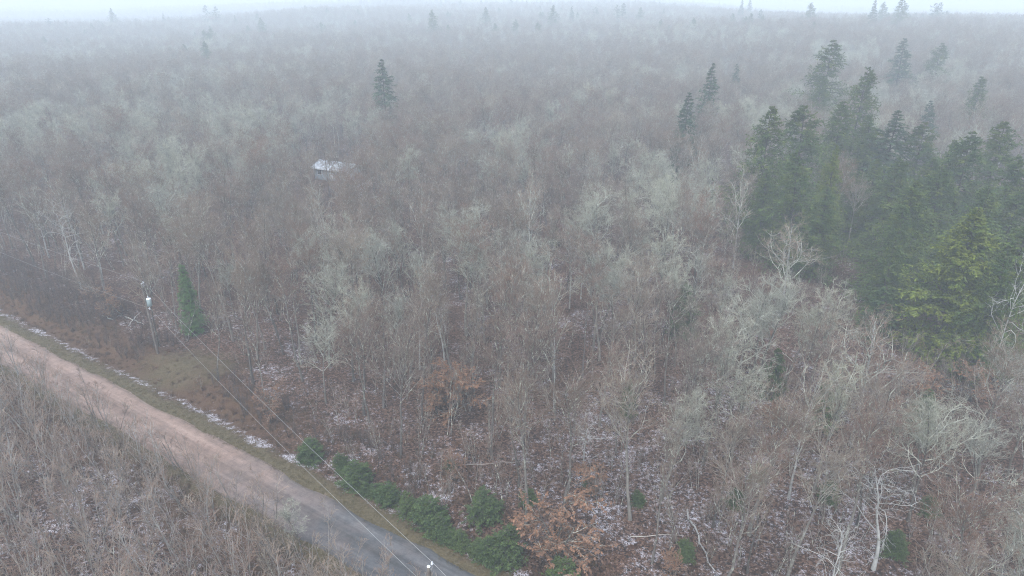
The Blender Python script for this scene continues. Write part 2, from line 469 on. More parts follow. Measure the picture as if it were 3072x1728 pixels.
def hardwood(seed, height=15.0, spread=1.0, fork=(.38, .95), n1=12, n2=9, n3=6, n4=4, limb_len=.42, up=.20,
             ang=(30, 54), wob=.14, trunk_r=.14, twig_r=.0095, lean=.04, droop=0.0, limb_r=.036):
    rng = np.random.default_rng(seed)
    P, R = extend(rng, np.zeros((1, 3)), np.array([[rng.normal(0, lean), rng.normal(0, lean), 1.]]), np.array([height * .9]),
                  np.array([trunk_r]), 11, .10, .07, .16)
    P[0, 0, 2] = -.35
    R[0, 0] *= 1.35
    # limbs
    t = np.sort(rng.uniform(fork[0], fork[1], n1)); az = np.arange(n1) * 2.4 + rng.uniform(0, 6) + rng.normal(0, .4, n1)
    f = t * 10; i = np.minimum(f.astype(int), 9); w = (f - i)[:, None]
    pos = P[0, i] * (1 - w) + P[0, i + 1] * w
    rp = R[0, i]
    a = np.radians(rng.uniform(ang[0], ang[1], n1)) * (1.15 - .45 * t)
    d = np.stack([np.cos(az) * np.sin(a), np.sin(az) * np.sin(a), np.cos(a)], 1)
    L = height * limb_len * spread * rng.uniform(.75, 1.15, n1) * (1.15 - .55 * t)
    P1, R1 = extend(rng, pos, d, L, np.maximum(rp * .5, limb_r), 7, up, wob * 1.35, .3)
    P2, R2 = sprout(rng, P1, R1, n2, .18, .97, 28, 60, .32, .62, 5, up * .8 - droop, wob * 1.4, .55, limb_r * .45, .5, .4)
    P3, R3 = sprout(rng, P2, R2, n3, .12, 1, 25, 60, .35, .7, 4, up * .6 - droop, wob, .6, twig_r, .45, .5)
    # the leader carries branchlets as well
    P2b, R2b = sprout(rng, P, R, 14, .62, 1, 25, 55, .14, .28, 5, up, wob, .4, .014, .3, .35)
    P3b, R3b = sprout(rng, P2b, R2b, n3, .1, 1, 25, 60, .35, .7, 4, up * .6, wob, .6, twig_r, .4, .5)
    tg = Geo(); tg.add(*tubes(P, R, 7), 0)
    cg = Geo()
    cg.add(*tubes(P1, R1, 4), 0); cg.add(*tubes(P2, R2, 3), 0); cg.add(*tubes(P2b, R2b, 3), 0)
    for A, B_ in ((P3, R3), (P3b, R3b)):
        cg.add(*tubes(A, B_, 3), 1)
        if n4:
            P4, R4 = sprout(rng, A, B_, n4, .05, 1, 20, 55, .4, .8, 3, up * .4 - droop, wob, .8, twig_r * .8, .4, .6)
            cg.add(*tubes(P4, R4, 3), 1)
    return tg, cg

def sapling(seed, height=7.0, stems=1, twig_r=.011, n1=11, trunk_r=.05):
    rng = np.random.default_rng(seed)
    base = rng.normal(0, .18, (stems, 3)) * (stems > 1); base[:, 2] = -.15
    d = np.stack([rng.normal(0, .07 + .06 * (stems > 1), stems), rng.normal(0, .07 + .06 * (stems > 1), stems), np.ones(stems)], 1)
    P, R = extend(rng, base, d, height * rng.uniform(.75, 1, stems), np.full(stems, trunk_r), 9, .06, .05, .2)
    P1, R1 = sprout(rng, P, R, n1, .25, .98, 22, 48, .24, .42, 5, .14, .07, .5, .017, .55, .45)
    P2, R2 = sprout(rng, P1, R1, 4, .12, 1, 18, 45, .35, .65, 4, .10, .08, .7, twig_r, .45, .6)
    P3, R3 = sprout(rng, P2, R2, 2, .1, 1, 18, 50, .4, .8, 3, .05, .14, .8, twig_r * .85, .4, .6)
    g = Geo(); g.add(*tubes(P, R, 5), 0); g.add(*tubes(P1, R1, 3), 0)
    g.add(*tubes(P2, R2, 3), 1); g.add(*tubes(P3, R3, 3), 1)
    return g

def fronds(rng, P, per, t0, L, W, spread, sag, shade_fn, geo, mat, fit=0.0):
    """needle sprays: folded slivers set along the branchlets"""
    B, m, _ = P.shape
    idx = np.repeat(np.arange(B), per); t = rng.uniform(t0, 1, B * per)
    f = t * (m - 1); i = np.minimum(f.astype(int), m - 2); w = (f - i)[:, None]
    pos = P[idx, i] * (1 - w) + P[idx, i + 1] * w
    tan = nrm(P[idx, i + 1] - P[idx, i])
    side = nrm(np.cross(tan, np.array([0, 0, 1.])) + 1e-6) * rng.choice([-1, 1], B * per)[:, None]
    a = rng.uniform(.1, spread, B * per)[:, None]
    d = nrm(tan * np.cos(a) + side * np.sin(a) + np.array([0, 0, -1.]) * sag + rng.normal(0, .18, (B * per, 3)))
    LL = (L * rng.uniform(.6, 1.3, B * per))[:, None]; WW = (W * rng.uniform(.7, 1.3, B * per))[:, None]
    if fit:
        k_ = np.clip(.22 + fit * np.linalg.norm(np.diff(P, axis=1), axis=2).sum(1)[idx], .3, 1)[:, None]; LL = LL * k_; WW = WW * np.sqrt(k_)
    s2 = nrm(np.cross(d, np.array([0, 0, 1.]) + rng.normal(0, .35, (B * per, 3))))
    upn = np.cross(s2, d)
    p0 = pos; p1 = pos + d * LL * .5 + s2 * WW - upn * WW * .35; p2 = pos + d * LL - np.array([0, 0, 1.]) * LL * sag * .5; p3 = pos + d * LL * .5 - s2 * WW - upn * WW * .35
    V = np.stack([p0, p1, p2, p3], 1).reshape(-1, 3)
    Q = np.arange(len(V)).reshape(-1, 4)
    sh = np.repeat(shade_fn(rng, B * per), 4)
    geo.add(V, Q, mat, sh)

def conifer(seed, height=20.0, base_w=3.6, bare=.12, whorls=34, per=6, droop=-.03, rise=10, pw=.8, fl=.5, fw=.075, nf=16, nb=6,
            irregular=.25, trunk_r=.22, gap=.0):
    rng = np.random.default_rng(seed)
    P, R = extend(rng, np.zeros((1, 3)), np.array([[rng.normal(0, .015), rng.normal(0, .015), 1.]]), np.array([height]),
                  np.array([trunk_r]), 12, .1, .012, .08)
    P[0, 0, 2] = -.4
    tg = Geo(); tg.add(*tubes(P, R, 7), 0)
    n = whorls * per
    t = bare + (1 - bare) * (np.repeat(np.linspace(0, .985, whorls), per) + rng.normal(0, .008, n)); t = np.clip(t, bare, .99)
    if gap > 0:
        keep = rng.random(n) > gap; t = t[keep]; n = len(t)
    az = rng.uniform(0, 2 * math.pi, n)
    lump = 1 + irregular * (np.sin(az * 2 + t * 17 + seed) * .6 + np.sin(t * 31 + az + seed * 2) * .5) + rng.normal(0, irregular * .5, n)
    L = base_w * np.power(np.clip(1 - (t - bare) / (1 - bare), 0, 1), pw) * np.clip(lump, .35, 1.7) + .18
    L *= np.where(t < bare + .12, .55 + .45 * (t - bare) / .12, 1)
    f = t * 11; i = np.minimum(f.astype(int), 10); w = (f - i)[:, None]
    pos = P[0, i] * (1 - w) + P[0, i + 1] * w
    el = np.radians(rise * (t * 2.2 - .7) + rng.normal(0, 6, n))
    d = np.stack([np.cos(az) * np.cos(el), np.sin(az) * np.cos(el), np.sin(el)], 1)
    P1, R1 = extend(rng, pos, d, L, np.full(n, .035), 6, droop, .06, .2)
    P2, R2 = sprout(rng, P1, R1, nb, .2, 1, 30, 60, .25, .5, 3, droop, .08, .6, .008, .5, .4)
    cg = Geo()
    cg.add(*tubes(P1, R1, 3), 0)
    sh = lambda r, k: np.clip(r.normal(.5, .22, k), 0, 1)
    fronds(rng, P1, nf, .12, fl, fw, 1.0, .15, sh, cg, 1, .5 / fl * .6)
    fronds(rng, P2, max(3, nf // 3), .1, fl * .85, fw, 1.0, .18, sh, cg, 1, 1.2 / fl * .6)
    return tg, cg

def with_leaves(cg, P_list, seed, per, size, mat):
    rng = np.random.default_rng(seed)
    for P in P_list:
        fronds(rng, P, per, .1, size, size * .33, 1.3, .35, lambda r, k: np.clip(r.normal(.5, .25, k), 0, 1), cg, mat)

def copper_tree(seed, height=4.8, spread=1.0):
    rng = np.random.default_rng(seed)
    ns = 3
    base = rng.normal(0, .15, (ns, 3)); base[:, 2] = -.2
    d = np.stack([rng.normal(0, .22, ns), rng.normal(0, .22, ns), np.ones(ns)], 1)
    P, R = extend(rng, base, d, height * rng.uniform(.8, 1, ns), np.full(ns, .055), 9, .06, .08, .25)
    P1, R1 = sprout(rng, P, R, 13, .12, .98, 45, 80, .38 * spread, .62 * spread, 5, .02, .12, .5, .014, .5, .35)
    P2, R2 = sprout(rng, P1, R1, 7, .15, 1, 30, 65, .35, .6, 4, 0, .12, .7, .008, .4, .5)
    tg = Geo(); tg.add(*tubes(P, R, 6), 0)
    cg = Geo(); cg.add(*tubes(P1, R1, 3), 0); cg.add(*tubes(P2, R2, 3), 0)
    with_leaves(cg, [P1], seed, 10, .105, 1); with_leaves(cg, [P2], seed + 1, 19, .105, 1)
    return tg, cg

def tuft(seed, n=26, h=.45, spread=.35):
    rng = np.random.default_rng(seed)
    base = np.zeros((n, 3)); base[:, :2] = rng.normal(0, spread * .4, (n, 2))
    d = np.stack([rng.normal(0, .55, n), rng.normal(0, .55, n), np.ones(n)], 1)
    P, R = extend(rng, base, d, h * rng.uniform(.5, 1.2, n), np.full(n, .014), 3, -.3, .15, .2)
    g = Geo(); V, Q = tubes(P, R, 3); g.add(V, Q, 0, np.repeat(np.clip(rng.normal(.5, .25, n), 0, 1), 9))
    return g

# prototypes: (trunk mesh, crown mesh, height)
PROTO = {}
def add_hw(key, mats_t, mats_c, seeds, **kw):
    out = []
    for s in seeds:
        k = dict(kw)
        tg, cg = hardwood(s, **k)
        out.append((tg.mesh('trunk_' + key, [M[mats_t]]), cg.mesh('crown_' + key, [M[m] for m in mats_c]), k.get('height', 15.0), (tg, cg)))
    PROTO[key] = out
add_hw('brown', 'bark_grey', ('limb_brown', 'twig_brown'), (1, 2, 3, 4, 5), height=15.0, n1=13, n2=9, n3=5, n4=3)
add_hw('slender', 'bark_grey', ('limb_brown', 'twig_brown'), (21, 22, 23), height=15.0, n1=10, n2=7, n3=5, n4=3, limb_len=.28, ang=(25, 45), trunk_r=.11, fork=(.45, .95))
add_hw('lichen', 'bark_grey', ('limb_lichen', 'twig_lichen'), (31, 32, 33, 34), height=14.0, n1=12, n2=9, n3=6, n4=3, limb_len=.44, twig_r=.011, wob=.2, ang=(34, 64), limb_r=.055)
add_hw('birch', 'bark_birch', ('limb_lichen', 'twig_tan'), (41, 42), height=14.0, n1=9, n2=8, n3=5, n4=3, limb_len=.44, ang=(30, 58), limb_r=.06, trunk_r=.13, fork=(.30, .92), wob=.18)
add_hw('dead', 'dead_wood', ('dead_wood', 'dead_wood'), (51, 52, 53), height=12.0, n1=11, n2=5, n3=3, n4=0, limb_len=.46, ang=(50, 92), up=.02, wob=.26, trunk_r=.13, fork=(.35, 1.0), twig_r=.012)
SAPS = [sapling(60 + i, 7.0, 1 + (i % 3 == 0) * 2 + (i % 4 == 1)) for i in range(7)]
SAP_ME = [g.mesh('sapling', [M['limb_tan'], M['twig_tan']]) for g in SAPS]
SAP_BROWN = [g.mesh('brush', [M['limb_brown'], M['twig_brown']]) for g in SAPS[:4]]
SAP_DARK = [sapling(160 + i, 7.0, 4, .02, 9, .06).mesh('low_brush', [M['bark_dark'], M['twig_dark']]) for i in range(3)]
def add_con(key, mat, seeds, **kw):
    out = []
    for s in seeds:
        tg, cg = conifer(s, **kw)
        out.append((tg.mesh('trunk_' + key, [M['bark_dark']]), cg.mesh('crown_' + key, [M['bark_dark'], M[mat]]), kw['height'], (tg, cg)))
    PROTO[key] = out
add_con('hemlock', 'needle_dark', (71, 72, 73, 74), height=20.0, base_w=5.8, pw=.78, whorls=26, per=12, nf=26, nb=9, irregular=.42, fl=.42, fw=.055, bare=.06, gap=.08)
add_con('spire', 'needle_blue', (75, 76), height=20.0, base_w=3.3, pw=.85, whorls=28, per=8, nf=18, nb=5, irregular=.3, droop=-.06, fl=.55, fw=.085)
add_con('olive', 'needle_olive', (78,), height=18.0, base_w=5.3, pw=.88, whorls=26, per=13, nf=30, nb=11, irregular=.32, bare=.05, fl=.38, fw=.048, gap=.06)
add_con('pine', 'needle_blue', (80, 81), height=22.0, base_w=4.2, pw=.55, whorls=20, per=5, nf=20, nb=7, irregular=.55, bare=.35, gap=.25, fl=.6, fw=.10)
add_con('slim', 'needle_bright', (83,), height=9.0, base_w=1.35, pw=.9, whorls=36, per=8, nf=16, nb=5, irregular=.15, bare=.04, fl=.34, fw=.05, trunk_r=.1)
add_con('youngfir', 'needle_bush', (89, 90), height=7.0, base_w=1.8, pw=.8, whorls=24, per=7, nf=16, nb=5, irregular=.35, bare=.08, fl=.36, fw=.05, trunk_r=.08)
def bushy(seed):
    rng = np.random.default_rng(seed)
    tg, cg = Geo(), Geo()
    for k in range(4):
        h = 3.6 * (1.0 if k == 0 else rng.uniform(.6, .95))
        t_, c_ = conifer(seed * 7 + k, height=h, base_w=rng.uniform(.8, 1.05), pw=.45, whorls=13, per=7, nf=14, nb=5, irregular=.5, bare=.03, rise=24, fl=.26, fw=.042, trunk_r=.04, gap=.12)
        a = rng.uniform(0, 6.28); off = np.array([math.cos(a), math.sin(a), 0]) * (0 if k == 0 else rng.uniform(.35, .75))
        for src, dst in ((t_, tg), (c_, cg)):
            base = dst.n
            for v_, q_, m_, s_ in zip(src.v, src.q, src.m, src.sh):
                dst.v.append(v_ + off); dst.q.append(q_ + base); dst.m.append(m_); dst.sh.append(s_); dst.n += len(v_)
    return tg, cg
PROTO['bush'] = []
for s_ in (85, 86, 87, 88):
    t_, c_ = bushy(s_)
    PROTO['bush'].append((t_.mesh('trunk_bush', [M['bark_dark']]), c_.mesh('crown_bush', [M['bark_dark'], M['needle_bush']]), 3.6, (t_, c_)))
COP = [copper_tree(91), copper_tree(92, 4.0, 1.2)]
PROTO['copper'] = [(t.mesh('trunk_copper', [M['bark_grey']]), c.mesh('crown_copper', [M['limb_brown'], M['leaf_copper']]), 4.6, (t, c)) for t, c in COP]

_first = {}
def plant(key, i, x, y, height, name, label, cat, group=None, rz=None, tilt=(0, 0), widen=1.0, sink=0.0):
    """a tree: an Empty at its foot with a trunk and a crown"""
    tm, cm, h0, _ = PROTO[key][i % len(PROTO[key])]
    s = height / h0
    t = thing(name, (x, y, tz(x, y) - sink), label, cat, group, rnd.uniform(0, 6.28) if rz is None else rz, (s * widen, s * widen, s), tilt)
    k = (key, i % len(PROTO[key]))
    if k not in _first:
        _first[k] = (obj('trunk', tm, t), obj('crown', cm, t))
    else:
        for src in _first[k]:
            c = src.copy(); C.objects.link(c); c.parent = t
    return t

# ------------------------------------------------------------------ ground sheet
def axis(lo_f, hi_f, step, lo, hi, g=1.16):
    a = list(np.arange(lo_f, hi_f + 1e-6, step))
    s = step
    while a[-1] < hi: s *= g; a.append(min(hi, a[-1] + s))
    s = step; b = []
    x = lo_f
    while x > lo: s *= g; x = max(lo, x - s); b.append(x)
    return np.array(b[::-1] + a)
gx = axis(-95, 75, .75, -3300, 3300); gy = axis(26, 130, .75, -600, 3500)
GX, GY = np.meshgrid(gx, gy)
GZ = terrain(GX, GY)
D = road_d(GX, GY)
wob = (vnoise(GX / 1.7, GY / 1.7, 21) - .5) * 1.3
in_road = np.abs(D) < ROAD_HALF + .2
GZ = np.where(np.abs(D) < ROAD_HALF + .9, np.minimum(GZ, -.06), GZ)
nx, ny = len(gx), len(gy)
V = np.stack([GX, GY, GZ], -1).reshape(-1, 3)
ii = np.arange(nx * ny).reshape(ny, nx)
Q = np.stack([ii[:-1, :-1], ii[:-1, 1:], ii[1:, 1:], ii[1:, :-1]], -1).reshape(-1, 4)
g = Geo(); g.add(V, Q, 0)
me = g.mesh('ground', [M['ground']])
def put(name, arr):
    a = me.attributes.new(name, 'FLOAT', 'POINT'); a.data.foreach_set('value', np.clip(arr, 0, 1).astype(np.float32).ravel())
moss = sstep(4.3, 3.5, D + wob * .6) * sstep(-4.4, -3.2, D + wob * .5)
# grassy field entrance beside the transformer pole
ex, ey = on_ground(455 * K, 925 * K)
moss = np.maximum(moss, (.35 + .6 * vnoise(GX / 1.1, GY / 1.1, 23)) * sstep(5.6, 2.0, np.hypot((GX - ex) * .7, (GY - ey)) + wob * 2.2))
bank = sstep(4.0, 4.8, D + wob * .5) * sstep(11.5, 7.5, D + wob * 2) * sstep(-14, -30, GX + wob * 3)
put('moss', moss)
put('bank', np.maximum(bank, .8 * sstep(-3.6, -4.6, D + wob) * sstep(-9, -6, D)))
band = np.exp(-((D + wob * .55 - 4.35) / .8) ** 2) * (1 - .9 * sstep(4.5, 2.5, np.hypot(GX - ex, GY - ey)))
# where the thin snow still lies under the trees
snow = .44 + .11 * (vnoise(GX / 9, GY / 9, 31) - .5)
cxs, cys = on_ground(1500 * K, 1130 * K)
snow = snow + .07 * np.exp(-(((GX - cxs) / 22) ** 2 + ((GY - cys) / 14) ** 2))
cxs, cys = on_ground(420 * K, 1240 * K)
snow = snow + .08 * np.exp(-(((GX - cxs) / 16) ** 2 + ((GY - cys) / 10) ** 2))
snow = np.where((D > 3.6) & (D < 11), snow - .16 * bank, snow)
snow = snow - .35 * moss * (1 - np.clip(band * 1.4, 0, 1))
snow = np.maximum(snow, (.50 + .36 * vnoise(GX / 2.2, GY / 2.2, 33)) * band)
put('snow', snow)
ground = tag(obj('ground', me), 'leaf-littered forest floor dusted with thin snow', kind='structure')

# ------------------------------------------------------------------ gravel road
sx = np.concatenate([np.linspace(-420, -92, 60), np.arange(-91, 30, .8), np.linspace(31, 260, 40)])
cs = np.linspace(-ROAD_HALF, ROAD_HALF, 15)
RY = road_y(sx); RS = road_slope(sx)
nrm_x, nrm_y = -RS / np.sqrt(1 + RS ** 2), 1 / np.sqrt(1 + RS ** 2)
edge = 1 + (vnoise(sx / 1.6, sx * 0 + 3, 41) - .5) * .18 + (vnoise(sx / 6, sx * 0 + 3, 42) - .5) * .16
off = cs[None, :] * np.where(np.abs(cs)[None, :] > ROAD_HALF * .8, edge[:, None], 1)
RX = sx[:, None] + nrm_x[:, None] * off; RYY = RY[:, None] + nrm_y[:, None] * off
RZ = .07 * (1 - (cs / ROAD_HALF) ** 2)[None, :] - .03 * np.exp(-((np.abs(cs) - 1.0) / .35) ** 2)[None, :] + 0 * RX + .004
RZ[:, [0, -1]] = -.10
V = np.stack([RX, RYY, RZ], -1).reshape(-1, 3)
ii = np.arange(len(sx) * len(cs)).reshape(len(sx), len(cs))
Q = np.stack([ii[:-1, :-1], ii[1:, :-1], ii[1:, 1:], ii[:-1, 1:]], -1).reshape(-1, 4)
g = Geo(); g.add(V, Q, 0); me = g.mesh('road', [M['road']])
a = me.attributes.new('along', 'FLOAT', 'POINT'); a.data.foreach_set('value', (sx[:, None] + 0 * RX).astype(np.float32).ravel())
a = me.attributes.new('across', 'FLOAT', 'POINT'); a.data.foreach_set('value', (cs[None, :] + 0 * RX).astype(np.float32).ravel())
tag(obj('road', me), 'unpaved gravel road running diagonally past the woods', kind='structure')

# ------------------------------------------------------------------ utility poles and wires
def catenary(a, b, sag, n=22):
    a, b = np.array(a, float), np.array(b, float)
    t = np.linspace(0, 1, n)[:, None]
    p = a * (1 - t) + b * t
    p[:, 2] -= sag * 4 * (t * (1 - t))[:, 0]
    return p
def wire(a, b, sag, label, r=.0085):
    g = Geo(); g.tube(catenary(a, b, sag), r, 5)
    return tag(obj('power_line_wire', g.mesh('wire', [M['wire']])), label, 'wire', 'overhead wires along the road')

p1x, p1y = on_ground(473, 1059); p1z = tz(p1x, p1y)
TOP1 = 9.1
p2x, p2y = on_ground(1286, 1700, 8.8); p2z = tz(p2x, p2y)
TOP2 = 8.8 - p2z
def pole(x, y, z, h, label, lean=(0, 0)):
    t = thing('utility_pole', (x, y, z), label, 'utility pole', 'wooden utility poles')
    g = Geo(); zz = np.linspace(-.6, h, 9); rr = np.linspace(.145, .105, 9)
    g.tube([(lean[0] * q / h, lean[1] * q / h, q) for q in zz], rr, 14)
    obj('post', g.mesh('post', [M['pole_wood']]), t)
    g = Geo(); g.tube([(0, 0, h + .004), (0, 0, h + .03), (.005, 0, h + .06)], [.107, .108, .04], 14)
    obj('snow_cap', g.mesh('snow_cap', [M['snow']]), t)
    # bracket and pin insulator on the roadward side
    g = Geo(); g.tube([(.10, .02, h - .25), (.20, .04, h - .10), (.20, .04, h + .16)], .018, 8); g.box((.125, .02, h - .27), (.04, .10, .25))
    br = obj('insulator_bracket', g.mesh('bracket', [M['galv']]), t)
    g = Geo(); g.tube([(.20, .04, h + .12), (.20, .04, h + .17), (.20, .04, h + .19), (.20, .04, h + .24), (.20, .04, h + .26), (.20, .04, h + .33)], [.05, .085, .055, .075, .045, .05], 12)
    obj('insulator', g.mesh('insulator', [M['porcelain']]), t)
    return t
pl1 = pole(p1x, p1y, p1z, TOP1, 'wooden utility pole carrying a pale grey transformer beside the grassy entrance')
# transformer
g = Geo(); tx, ty = .44, -.06; zt = TOP1 - 2.75
g.tube([(tx, ty, zt - .02), (tx, ty, zt), (tx, ty, zt + .86), (tx, ty, zt + .88)], [.20, .265, .265, .25], 18)
tr = obj('transformer_tank', g.mesh('tank', [M['tank']]), pl1)
g = Geo(); g.tube([(tx, ty, zt + .885), (tx, ty, zt + .95), (tx, ty, zt + 1.0)], [.275, .27, .12], 18)
obj('tank_lid', g.mesh('lid', [M['snow']]), tr)
g = Geo(); g.tube([(tx - .02, ty, zt + .98), (tx - .02, ty, zt + 1.05), (tx - .02, ty, zt + 1.1), (tx - .02, ty, zt + 1.2), (tx - .02, ty, zt + 1.28)], [.06, .075, .05, .065, .03], 10)
obj('bushing', g.mesh('bushing', [M['porcelain']]), tr)
for q_ in (.25, .70):
    obj('mounting_bracket', Geo().box((.20, -.03, zt + q_), (.20, .12, .06)).mesh('mount', [M['galv']], False), pl1)
g = Geo(); g.tube([(tx, ty, zt + 1.26), (.33, 0, zt + 1.9), (.22, .04, TOP1 + .22)], .012, 5)
obj('lead_wire', g.mesh('lead', [M['wire']]), pl1)
g = Geo(); g.tube([(.13, 0, TOP1 - 3.1), (.30, -.02, TOP1 - 3.12)], .03, 8); g.tube([(.30, -.02, TOP1 - 3.26), (.30, -.02, TOP1 - 2.98)], .05, 10)
obj('spool_insulator', g.mesh('spool', [M['porcelain']]), pl1)
pl2 = pole(p2x, p2y, p2z, TOP2, 'wooden utility pole whose snow-capped top stands at the bottom edge')
g = Geo(); g.tube([(.13, 0, TOP2 - 2.3), (.30, -.02, TOP2 - 2.32)], .03, 8); g.tube([(.30, -.02, TOP2 - 2.46), (.30, -.02, TOP2 - 2.18)], .05, 10)
obj('spool_insulator', g.mesh('spool', [M['porcelain']]), pl2)
a1 = (p1x + .2, p1y + .04, p1z + TOP1 + .34); a2 = (p2x + .2, p2y + .04, p2z + TOP2 + .34)
n1 = (p1x + .36, p1y - .02, p1z + TOP1 - 3.1); n2 = (p2x + .36, p2y - .02, p2z + TOP2 - 2.3)
wdir = (np.array(a2) - np.array(a1)); wdir[2] = 0
a0 = tuple(np.array(a1) + np.array((-52, 33, .3))); n0 = tuple(np.array(n1) + np.array((-52, 33, .3)))
a3 = tuple(np.array(a2) + wdir * .9); n3 = tuple(np.array(n2) + wdir * .9)
wire(a1, a2, .55, 'upper overhead wire from the transformer pole to the snow-capped pole')
wire(n1, n2, .65, 'lower overhead wire slung from the transformer pole towards the bottom edge')
wire(a0, a1, .5, 'upper overhead wire leaving the transformer pole to the left', .009)
wire(n0, n1, .6, 'lower overhead wire leaving the transformer pole to the left', .009)
wire(a2, a3, .5, 'overhead wire running on from the snow-capped pole past the lower frame edge')
wire(n2, n3, .5, 'lower overhead wire running on past the snow-capped pole')

# ------------------------------------------------------------------ cabin in the woods
cbx, cby = on_ground(992, 533); CYAW = math.radians(-27)
cz = tz(cbx, cby)
cab = thing('cabin', (cbx, cby, cz), 'grey-blue cabin with a snow-covered roof among bare trees', 'cabin', None, CYAW)
W_, D_, HW = 10.0, 5.4, 2.7
g = Geo(); g.box((0, D_ / 2, HW / 2 - .3), (W_, D_, HW + .6))
for sx_ in (-1, 1):
    g.tri([(sx_ * W_ / 2, 0, HW), (sx_ * W_ / 2, D_, HW), (sx_ * W_ / 2, D_ / 2, HW + 1.15)], [(0, 1, 2) if sx_ > 0 else (0, 2, 1)])
wl_ = obj('wall', g.mesh('wall', [M['siding']], False), cab)
sb = Geo().box((0, 0, 0), (W_ - .02, .03, .17)).mesh('siding_board', [M['siding']], False)
for k in range(14):
    o = obj('siding_board', sb, wl_, (0, -.018, .12 + k * .205)); o.rotation_euler = (math.radians(-5), 0, 0)
def slab(y0, z0, y1, z1, th, mat, nm, parent, ov=.45):
    v = [(-W_ / 2 - ov, y0, z0), (W_ / 2 + ov, y0, z0), (W_ / 2 + ov, y1, z1), (-W_ / 2 - ov, y1, z1)]
    v = np.array(v + [(a, b, c + th) for a, b, c in v])
    g = Geo(); g.add(v, [(0, 3, 2, 1), (4, 5, 6, 7), (0, 1, 5, 4), (1, 2, 6, 5), (2, 3, 7, 6), (3, 0, 4, 7)], 0)
    return obj(nm, g.mesh(nm, [M[mat]], False), parent)
sl = 1.15 / (D_ / 2)
rf = slab(-.5, HW - .5 * sl, D_ / 2, HW + 1.15, .12, 'trim', 'roof', cab)
slab(-.47, HW - .47 * sl + .124, D_ / 2 - .0, HW + 1.15 + .124, .08, 'roof_snow', 'roof_snow', rf, .43)
rf2 = slab(D_ + .5, HW - .5 * sl, D_ / 2 + .004, HW + 1.15, .12, 'trim', 'roof', cab)
slab(D_ + .47, HW - .47 * sl + .124, D_ / 2 + .004, HW + 1.15 + .124, .08, 'roof_snow', 'roof_snow', rf2, .43)
def window(x, w, h, z):
    g = Geo()
    for dx, dz, ww, hh in ((0, h / 2, w + .16, .08), (0, -h / 2, w + .16, .08), (-w / 2, 0, .08, h - .08), (w / 2, 0, .08, h - .08)):
        g.box((x + dx, -.05, z + dz), (ww, .09, hh))
    f = obj('window', g.mesh('window_frame', [M['trim']], False), cab)
    g = Geo(); g.box((x, -.045, z), (w - .08, .03, h - .08)); obj('pane', g.mesh('pane', [M['dark_glass']], False), f)
window(-3.2, 1.3, 1.1, 1.7); window(3.4, 1.3, 1.1, 1.7)
g = Geo(); g.box((.2, -.05, 1.03), (.95, .08, 2.05)); dr = obj('door', g.mesh('door', [M['trim']], False), cab)
g = Geo(); g.tube([(.55, -.09, 1.0), (.55, -.14, 1.0)], .03, 8); obj('handle', g.mesh('handle', [M['galv']]), dr)

# small white-topped pile right of the cabin
wx, wy = on_ground(1252, 540); wz = tz(wx, wy)
wp = thing('woodpile', (wx, wy, wz), 'small woodpile under a white cover right of the cabin', 'woodpile', None, math.radians(-20))
for r_ in range(4):
    for k in range(7 - r_ % 2):
        g = Geo(); g.tube([(-.75 + .22 * k + .11 * (r_ % 2), -.3, .12 + r_ * .2), (-.75 + .22 * k + .11 * (r_ % 2), .4, .12 + r_ * .2)], .105, 8)
        obj('split_log', g.mesh('split_log', [M['bark_grey']]), wp)
g = Geo()
xs = np.linspace(-1.0, .95, 9); ys = np.linspace(-.45, .55, 5)
XX, YY = np.meshgrid(xs, ys); ZZ = .95 + .09 * vnoise(XX * 2, YY * 3, 5) - .25 * sstep(.85, 1.0, np.abs(XX)) - .18 * sstep(.38, .55, np.abs(YY))
jj = np.arange(45).reshape(5, 9)
g.add(np.stack([XX, YY, ZZ], -1).reshape(-1, 3), np.stack([jj[:-1, :-1], jj[:-1, 1:], jj[1:, 1:], jj[1:, :-1]], -1).reshape(-1, 4), 0)
obj('cover', g.mesh('cover', [M['tarp']]), wp)

# ------------------------------------------------------------------ fallen stems
def log(u0, v0, u1, v1, r, mat, label, lift=.25, group=None, wob=.13, cat='log'):
    (x0, y0), (x1, y1) = on_ground(u0 * K, v0 * K), on_ground(u1 * K, v1 * K)
    n = 8; pts = []
    for i in range(n):
        t = i / (n - 1); x, y = x0 + (x1 - x0) * t, y0 + (y1 - y0) * t
        pts.append((x + rnd.uniform(-wob, wob), y + rnd.uniform(-wob, wob), 0))
    zs = [tz(p[0], p[1]) for p in pts]
    z0 = max(zs) + r * .6
    pts = [(p[0] - x0, p[1] - y0, z0 - tz(x0, y0) + (lift * i / (n - 1))) for i, p in enumerate(pts)]
    g = Geo(); g.tube(pts, list(np.linspace(r, r * .55, n)), 8)
    rng = np.random.default_rng(int(u0)); pp = np.array(pts)[None]
    o = obj('fallen_log', g.mesh('fallen_log', [M[mat]]), None, (x0, y0, tz(x0, y0)))
    P2, R2 = sprout(rng, pp, np.full((1, n), r), 3, .3, .9, 40, 80, .06, .12, 3, .1, .1, .5, .01)
    for q_ in range(len(P2)):
        obj('branch_stub', Geo().add(*tubes(P2[q_:q_ + 1], R2[q_:q_ + 1], 4), 0).mesh('branch_stub', [M[mat]]), o)
    return tag(o, label, cat, group)
G_LOG = 'cut stems lying in the brush by the transformer pole'
log(313, 795, 362, 815, .065, 'dead_wood', 'pale stem lying under the crossing one left of the transformer pole', .1, G_LOG)
log(322, 818, 358, 792, .07, 'dead_wood', 'pale stem crossing over another left of the transformer pole', .6, G_LOG)
log(258, 795, 284, 808, .065, 'dead_wood', 'short pale stem in the brush, leftmost of the cut stems', .2, G_LOG)
log(1726, 1285, 1792, 1460, .085, 'bark_birch', 'long thin white birch stem slanting down to the bottom edge', .8)
